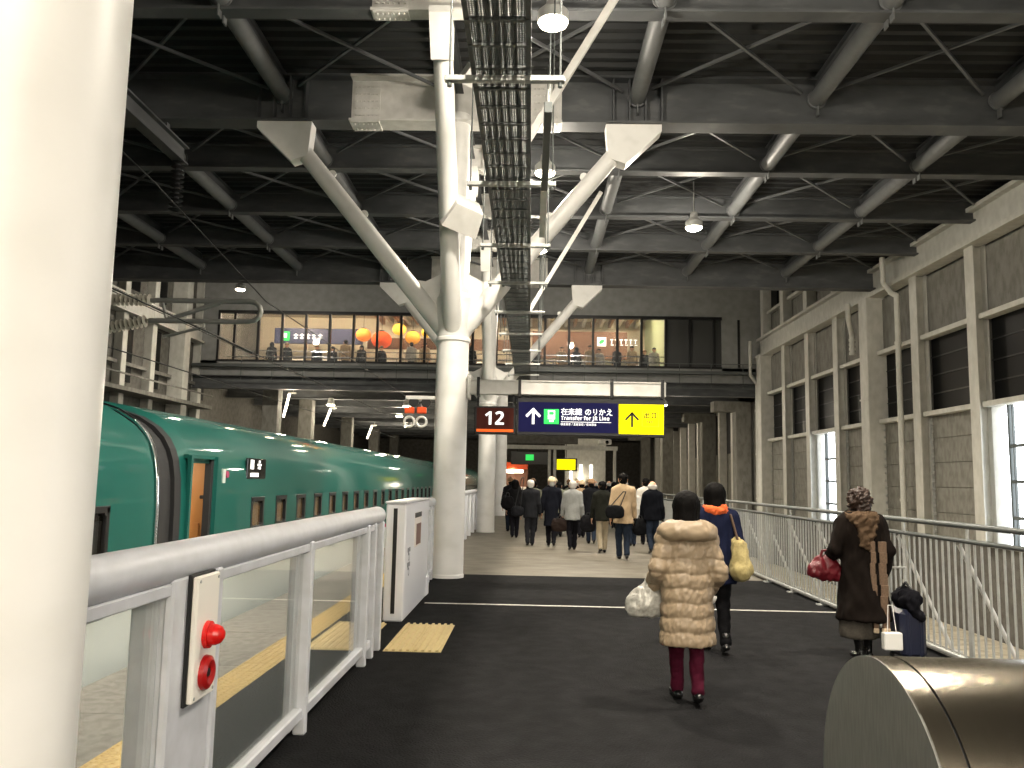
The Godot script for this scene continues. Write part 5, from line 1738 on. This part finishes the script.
func build_people() -> void:
	red_leather()
	hand_relaxed = make_hand(0.28)
	hand_grip = make_hand(1.05)
	head_mesh = make_head()
	# woman in the quilted coat
	var tan_coat := mat("8a7962", 0.5)
	var w := person({"label": "woman in a long beige quilted puffer coat and burgundy trousers walking away", "at": Vector3(1.2, 0, -6.42), "h": 1.53, "cell": 0.0125, "stride": 0.14, "lead": -1.0, "coat": tan_coat, "coat_label": "beige quilted down coat", "shoulder_y": 1.33, "shoulder": 0.17, "hem": 0.468, "wide": 1.1, "flare": 1.08, "waist": 0.185, "thick": 0.7, "sleeve": 1.22, "fold": 0.009, "fold_freq": Vector3(22, 13, 22), "quilt": true, "trousers": cloth("431022", 62), "leg_w": 0.92, "hair": "bob", "hair_mat": M.hair_black, "arm_r": [Vector3(0.09, -0.27, 0.05), Vector3(0.05, -0.43, -0.15)], "arm_l": [Vector3(-0.08, -0.25, 0.06), Vector3(-0.1, -0.42, -0.12)], "grip_l": true, "cuff_back": 0.02})
	part("cowl_collar", blob(ring_ops(Vector3(0, 1.39, 0.01), 0.185, 0.125, 0.062, 14, 0.0, 0.04) + ring_ops(Vector3(0, 1.435, 0.01), 0.15, 0.11, 0.05, 12, 0.0, 0.03), 0.016, 0.012, Vector3(9, 9, 9)), tan_coat, w)
	soft_bag("hand_bag", "shiny silver grey bag in the left hand of the woman in the puffer coat", silver(), Vector3(0.9, 0.59, -6.52), [["c", Vector3(-0.07, 0.07, 0), Vector3(0.07, 0.07, 0.0), 0.075, 0.075, 0.04, 0.7], ["c", Vector3(-0.05, 0.12, 0), Vector3(0.05, 0.13, 0), 0.085, 0.085, 0.05, 0.65], ["c", Vector3(0.0, 0.15, 0), Vector3(0.03, 0.26, 0), 0.09, 0.05, 0.05, 0.6], ["y", 0.012]], 0.014, [[Vector3(0.0, 0.24, 0.03), Vector3(0.03, 0.34, 0.03), Vector3(0.08, 0.36, 0.02), Vector3(0.09, 0.24, 0.02)]], 0.011, silver(), 0.016)
	# person with the orange scarf
	w = person({"label": "person in a navy coat and orange scarf with a yellow shoulder bag", "at": Vector3(1.83, 0, -8.3), "h": 1.6, "cell": 0.018, "stride": 0.16, "lead": -1.0, "coat": cloth("171c33", 63), "hem": 0.7, "wide": 1.1, "trousers": cloth("0e0e10", 64), "hair": "bob", "hair_mat": M.hair_black, "boot": 0.05, "arm_r": [Vector3(0.08, -0.27, 0.05), Vector3(0.06, -0.48, -0.1)]})
	part("scarf", blob(ring_ops(Vector3(0, 1.45, -0.01), 0.085, 0.07, 0.052, 10, 0.0, 0.03), 0.014, 0.02, Vector3(14, 14, 14)), cloth("e2642a", 65), w)
	soft_bag("shoulder_bag", "pale yellow shoulder bag at the right hip of the orange scarf wearer", cloth("b0a06b", 66), Vector3(2.06, 0.7, -8.2), [["c", Vector3(-0.03, 0.1, -0.06), Vector3(-0.03, 0.1, 0.09), 0.1, 0.1, 0.05], ["c", Vector3(-0.02, 0.14, -0.07), Vector3(-0.04, 0.34, -0.06), 0.095, 0.075, 0.04], ["c", Vector3(-0.02, 0.14, 0.08), Vector3(-0.04, 0.33, 0.07), 0.095, 0.07, 0.04]], 0.016, [[Vector3(-0.04, 0.36, -0.08), Vector3(-0.1, 0.62, -0.1), Vector3(-0.1, 0.62, 0.0), Vector3(-0.05, 0.36, 0.09)]], 0.012, M.strap, 0.018)
	soft_bag("paper_bag", "grey and white folded bag at the left knee of the orange scarf wearer", cloth("b4b2ac", 67), Vector3(1.66, 0.45, -8.16), [["c", Vector3(-0.02, 0.2, 0), Vector3(0.1, 0.08, 0), 0.08, 0.05, 0.03, 0.5], ["c", Vector3(0, 0.14, 0), Vector3(0.0, 0.22, 0), 0.07, 0.06, 0.03, 0.5]], 0.016, [[Vector3(-0.03, 0.25, 0), Vector3(-0.02, 0.36, 0), Vector3(0.03, 0.25, 0)]], 0.008, M.black, 0.02)
	# woman by the railing
	var dark := cloth("17120f", 68, 0.95)
	w = person({"label": "woman in a long dark brown coat with curly brown hair beside the railing", "at": Vector3(3.19, 0, -8.15), "h": 1.57, "cell": 0.018, "stride": 0.05, "coat": dark, "hem": 0.4, "wide": 1.18, "flare": 1.25, "thick": 0.72, "sleeve": 1.25, "fold": 0.024, "trousers": cloth("101010", 69), "leg_w": 0.8, "hair": "curly", "hair_mat": M.hair_brown, "boot": 0.12, "arm_l": [Vector3(-0.1, -0.26, 0.04), Vector3(-0.1, -0.42, -0.16)], "grip_l": true, "arm_r": [Vector3(0.08, -0.27, 0.06), Vector3(0.05, -0.5, 0.0)], "grip_r": true})
	part("skirt", blob([["c", Vector3(-0.05, 0.6, 0), Vector3(-0.05, 0.3, 0), 0.18, 0.19, 0.03, 0.7], ["c", Vector3(-0.04, 0.3, 0), Vector3(-0.04, 0.2, 0), 0.19, 0.19, 0.03, 0.7], ["y", 0.215]], 0.018, 0.02), cloth("4a4640", 70), w)
	var sc := part("scarf", blob(ring_ops(Vector3(0, 1.43, 0.01), 0.11, 0.1, 0.06, 10, 0.0, 0.03) + [["c", Vector3(0.06, 1.38, 0.14), Vector3(0.0, 1.18, 0.15), 0.07, 0.05, 0.03, 0.4], ["c", Vector3(-0.05, 1.38, 0.14), Vector3(0.0, 1.18, 0.15), 0.06, 0.05, 0.03, 0.4]], 0.016, 0.03, Vector3(16, 16, 16)), cloth("574636", 71), w)
	for a in [[0.05, 0.05], [0.15, 0.075]]:
		var tail := mb()
		for k in 8:
			var y0 := 1.2 - k * 0.108
			tail.cham(Vector3(a[0] + 0.006 * sin(k * 2.1), y0 - 0.054, 0.158 + 0.004 * k + 0.004 * sin(k * 1.7)), Vector3(a[1] * (1.0 if k % 3 else 1.12), 0.112, 0.022), 0.006)
		part("scarf_tail", tail, M.scarf_tail, sc)
		part("scarf_fringe", mb().cham(Vector3(a[0], 0.32, 0.195), Vector3(a[1] * 1.1, 0.05, 0.03), 0.008), M.fringe, sc)
	soft_bag("hand_bag", "red leather handbag hanging from the bent arm of the woman by the railing", red_leather(), Vector3(2.86, 0.7, -8.22), [["c", Vector3(-0.1, 0.1, 0), Vector3(0.1, 0.08, 0.0), 0.07, 0.075, 0.04, 0.8], ["c", Vector3(-0.06, 0.16, 0), Vector3(0.06, 0.15, 0), 0.075, 0.075, 0.04, 0.7], ["c", Vector3(-0.02, 0.2, 0), Vector3(0.03, 0.22, 0), 0.06, 0.05, 0.04, 0.6]], 0.015, [[Vector3(-0.06, 0.2, 0.03), Vector3(-0.03, 0.3, 0.03), Vector3(0.05, 0.31, 0.03), Vector3(0.07, 0.2, 0.03)]], 0.012, M.red_leather, 0.02)
	var pb := thing("paper_bag", "small white paper carrier bag below the coat of the woman by the railing", "bag", Vector3(3.37, 0.13, -7.95))
	part("bag_body", mb().cham(Vector3(0, 0.08, 0), Vector3(0.17, 0.16, 0.08), 0.01), M.paper, pb)
	part("handle", mb().tube([Vector3(-0.04, 0.16, 0), Vector3(-0.02, 0.4, -0.02), Vector3(0.02, 0.4, -0.02), Vector3(0.04, 0.16, 0)], 0.004, 5), M.paper, pb)
	var su := thing("suitcase", "dark navy wheeled suitcase standing beside the railing", "suitcase", Vector3(3.58, 0, -8.12))
	part("shell", mb().cham(Vector3(0, 0.27, 0), Vector3(0.24, 0.44, 0.34), 0.04), M.navy_shell, su)
	for sx in [-1.0, 1.0]:
		part("shell_rib", mb().cham(Vector3(sx * 0.05, 0.27, 0.17), Vector3(0.02, 0.4, 0.015), 0.005), M.navy_shell, su)
		for sz in [-1.0, 1.0]:
			part("wheel", mb().cyl(Vector3(sx * 0.09 - 0.012, 0.028, sz * 0.13), Vector3(sx * 0.09 + 0.012, 0.028, sz * 0.13), 0.027, 0.027, 12).box(Vector3(sx * 0.09, 0.05, sz * 0.13), Vector3(0.03, 0.03, 0.03)), M.black, su)
	part("pull_handle", mb().tube([Vector3(-0.07, 0.48, -0.15), Vector3(-0.07, 0.85, -0.15), Vector3(0.07, 0.85, -0.15), Vector3(0.07, 0.48, -0.15)], 0.011, 6), M.galv, su)
	soft_bag("travel_bag", "soft black bag resting on top of the navy suitcase", cloth("131318", 72), Vector3(3.57, 0.49, -8.08), [["c", Vector3(0, 0.09, -0.07), Vector3(0.0, 0.09, 0.09), 0.1, 0.09, 0.04], ["c", Vector3(0.02, 0.0, 0.12), Vector3(0.06, -0.06, 0.17), 0.06, 0.03, 0.04]], 0.016, [[Vector3(-0.03, 0.17, -0.05), Vector3(0, 0.24, 0.0), Vector3(0.03, 0.17, 0.06)]], 0.012, M.black, 0.03)
	print("heroes ", Time.get_ticks_msec())
	# the walkers in the middle distance
	var jeans := cloth("252d3a", 73)
	var black_tr := cloth("15151a", 74)
	var crowd := {}
	crowd.grey = person({"label": "grey-haired man in a charcoal coat with a bag at his left hip", "at": Vector3(0.02, 0, -20.9), "h": 1.62, "coat": cloth("202124", 75), "hem": 0.72, "trousers": cloth("26272b", 76), "hair": "short", "hair_mat": M.hair_grey, "stride": 0.1})
	crowd.hat = person({"label": "man in a long navy black coat and pale hat", "at": Vector3(0.55, 0, -21.0), "h": 1.68, "coat": cloth("15171f", 77), "hem": 0.5, "trousers": black_tr, "hair": "hat", "hair_mat": M.hair_grey, "hat_mat": cloth("d8c9a4", 78), "stride": 0.12, "lead": -1.0})
	crowd.blazer = person({"label": "man in a light grey blazer and dark trousers carrying a brown case", "at": Vector3(1.02, 0, -19.9), "h": 1.62, "coat": cloth("8f918e", 79), "hem": 0.74, "trousers": black_tr, "hair": "short", "hair_mat": M.hair_grey, "stride": 0.14, "wide": 1.05, "grip_l": true})
	crowd.trench = person({"label": "tall man in a beige trench coat and jeans with a black shoulder bag", "at": Vector3(1.98, 0, -17.75), "h": 1.79, "cell": 0.024, "coat": cloth("bfa582", 80), "hem": 0.72, "flare": 1.1, "trousers": jeans, "hair": "short", "hair_mat": M.hair_black, "stride": 0.15, "lead": -1.0})
	crowd.bald = person({"label": "balding man in a black jacket and jeans with a dark bag", "at": Vector3(2.84, 0, -19.4), "h": 1.65, "coat": cloth("0d0f15", 81), "hem": 0.78, "wide": 1.15, "trousers": jeans, "hair": "bald", "hair_mat": M.hair_grey, "stride": 0.17, "grip_l": true})
	crowd.olive = person({"label": "person in a dark olive jacket and beige trousers just left of the trench coat", "at": Vector3(1.68, 0, -19.3), "h": 1.62, "coat": cloth("22231e", 82), "hem": 0.76, "trousers": cloth("a89b82", 83), "hair": "short", "hair_mat": M.hair_black, "stride": 0.14})
	crowd.black = person({"label": "man in a black coat and brown cap behind the olive jacket", "at": Vector3(1.62, 0, -22.0), "h": 1.66, "coat": cloth("131418", 84), "hem": 0.7, "trousers": jeans, "hair": "hat", "hair_mat": M.hair_black, "hat_mat": cloth("8a6a4c", 85), "stride": 0.15, "lead": -1.0})
	crowd.beige = person({"label": "person in a brown-beige coat and beige hat behind the grey blazer", "at": Vector3(1.5, 0, -24.2), "h": 1.62, "coat": cloth("9c8162", 86), "hem": 0.6, "trousers": black_tr, "hair": "hat", "hair_mat": M.hair_black, "hat_mat": cloth("c9b392", 87), "stride": 0.12})
	crowd.column = person({"label": "person in a black coat with a dark bag close to the white column", "at": Vector3(-0.42, 0, -23.6), "h": 1.6, "coat": cloth("131315", 88), "hem": 0.65, "trousers": black_tr, "hair": "bob", "hair_mat": M.hair_black, "stride": 0.1})
	crowd.green = person({"label": "person in a pale green-grey jacket between the hat and the blazer", "at": Vector3(0.85, 0, -24.4), "h": 1.58, "coat": cloth("6f715f", 89), "hem": 0.75, "trousers": black_tr, "hair": "short", "hair_mat": M.hair_black, "stride": 0.12})
	crowd.tall = person({"label": "tall dark-haired person in pale clothes half hidden behind the balding man", "at": Vector3(3.05, 0, -22.0), "h": 1.72, "coat": cloth("c3beb4", 90), "hem": 0.75, "trousers": black_tr, "hair": "short", "hair_mat": M.hair_black, "stride": 0.12, "lead": -1.0})
	crowd.small = person({"label": "small dark-haired woman in white between trench coat and black jacket", "at": Vector3(2.62, 0, -21.4), "h": 1.5, "coat": cloth("cfccc4", 91), "hem": 0.7, "trousers": jeans, "hair": "bob", "hair_mat": M.hair_black, "stride": 0.1})
	print("walkers ", Time.get_ticks_msec())
	# what the walkers carry
	var bags := [["shoulder_bag", "black and white bag at the hip of the grey-haired man", "1b1c20", Vector3(-0.3, 0.72, -20.85), Vector3(0.28, 0.28, 0.14), 0.72, Vector3(0.12, 0.0, 0)], ["hand_bag", "dark brown case in the left hand of the man in the grey blazer", "2b211d", Vector3(0.72, 0.42, -19.92), Vector3(0.4, 0.34, 0.12), 0.06, Vector3.ZERO], ["shoulder_bag", "black shoulder bag across the back of the man in the trench coat", "101114", Vector3(1.78, 0.86, -17.52), Vector3(0.42, 0.3, 0.14), 0.3, Vector3(0.2, 0, 0)], ["hand_bag", "black bag carried beside the man in the black jacket", "0f1013", Vector3(2.56, 0.4, -19.45), Vector3(0.24, 0.42, 0.14), 0.08, Vector3.ZERO], ["hand_bag", "black bag carried beside the person in the olive jacket", "141417", Vector3(1.36, 0.45, -19.5), Vector3(0.26, 0.42, 0.14), 0.06, Vector3.ZERO], ["back_pack", "black pack at the side of the person close to the white column", "101012", Vector3(-0.62, 0.8, -23.4), Vector3(0.28, 0.4, 0.2), 0.1, Vector3.ZERO]]
	for b in bags:
		var t := thing(b[0], b[1], "bag", b[3])
		var sz: Vector3 = b[4]
		part("bag_body", blob([["c", Vector3(-sz.x * 0.25, sz.y * 0.3, 0), Vector3(sz.x * 0.25, sz.y * 0.3, 0), sz.y * 0.3, sz.y * 0.3, 0.04, 0.4], ["c", Vector3(-sz.x * 0.22, sz.y * 0.65, 0), Vector3(sz.x * 0.22, sz.y * 0.65, 0), sz.y * 0.3, sz.y * 0.3, 0.04, 0.36]], 0.02, 0.012, Vector3(9, 9, 9)), cloth(b[2], 92, 0.6), t)
		part("strap", mb().tube([Vector3(-sz.x * 0.25, sz.y * 0.8, 0.02), b[6] + Vector3(-0.03, sz.y + float(b[5]) - 0.04, 0.03), b[6] + Vector3(0.03, sz.y + float(b[5]) - 0.04, 0.0), Vector3(sz.x * 0.25, sz.y * 0.8, 0.02)], 0.012, 6), M.black, t)
	# the crowd farther along the platform
	var rng := RandomNumberGenerator.new()
	rng.seed = 7
	var src := [crowd.black, crowd.grey, crowd.column, crowd.bald, crowd.hat, crowd.green]
	var what := ["black coat and brown cap", "charcoal coat and grey hair", "black coat and bobbed dark hair", "black jacket with a balding head", "long navy black coat and pale hat", "pale green-grey jacket"]
	for i in 22:
		var x := -0.6 + (i % 6) * 0.72 + rng.randf_range(-0.06, 0.06)
		var z := -26.6 - floorf(i / 6.0) * 2.6 + rng.randf_range(-0.5, 0.5)
		var p := dup(src[(i * 5 + i / 6) % 6], Vector3(x, 0, z), rng.randf_range(-0.15, 0.15), "distant walker with %s in the far crowd" % what[(i * 5 + i / 6) % 6])
		p.set_meta("group", "far crowd on the platform")
	# people behind the bridge windows
	var kinds := [[crowd.column, "person in black standing behind the bridge windows"], [crowd.trench, "person in a beige coat standing behind the bridge windows"], [crowd.black, "person in a black coat and cap standing behind the bridge windows"], [crowd.tall, "person in pale clothes standing behind the bridge windows"]]
	var xs := [[-13.0, 0], [-12.4, 2], [-11.0, 2], [-9.3, 1], [-8.6, 0], [-7.7, 2], [-6.0, 3], [-5.4, 1], [-4.3, 2], [-3.0, 0], [-2.2, 2], [1.5, 1], [2.2, 0], [2.9, 1], [3.4, 3], [4.2, 2], [5.0, 1], [5.7, 2], [0.2, 2], [6.1, 3], [-10.2, 0]]
	for i in xs.size():
		var k: Array = kinds[xs[i][1]]
		var p := dup(k[0], Vector3(xs[i][0], 6.6, -40.6 - (i % 3) * 0.55), PI if i % 3 else 0.4, k[1])
		p.set_meta("group", k[1].replace("person", "people"))


func silver() -> StandardMaterial3D:
	if not M.has("silver_bag"):
		M.silver_bag = textured("b9b7ae", noise_tex([[0.0, "b5b5b5"], [1.0, "ffffff"]], 0.03, 95, 4, 256), Vector3(4, 4, 4), 0.35, 0.15)
	return M.silver_bag


func red_leather() -> StandardMaterial3D:
	if not M.has("red_leather"):
		M.red_leather = mat("560d18", 0.4)
		M.scarf_tail = cloth("6b5542", 93)
		M.fringe = cloth("b3a086", 94)
		M.paper = mat("d9d8d4", 0.7)
		M.navy_shell = mat("1c2033", 0.35)
	return M.red_leather
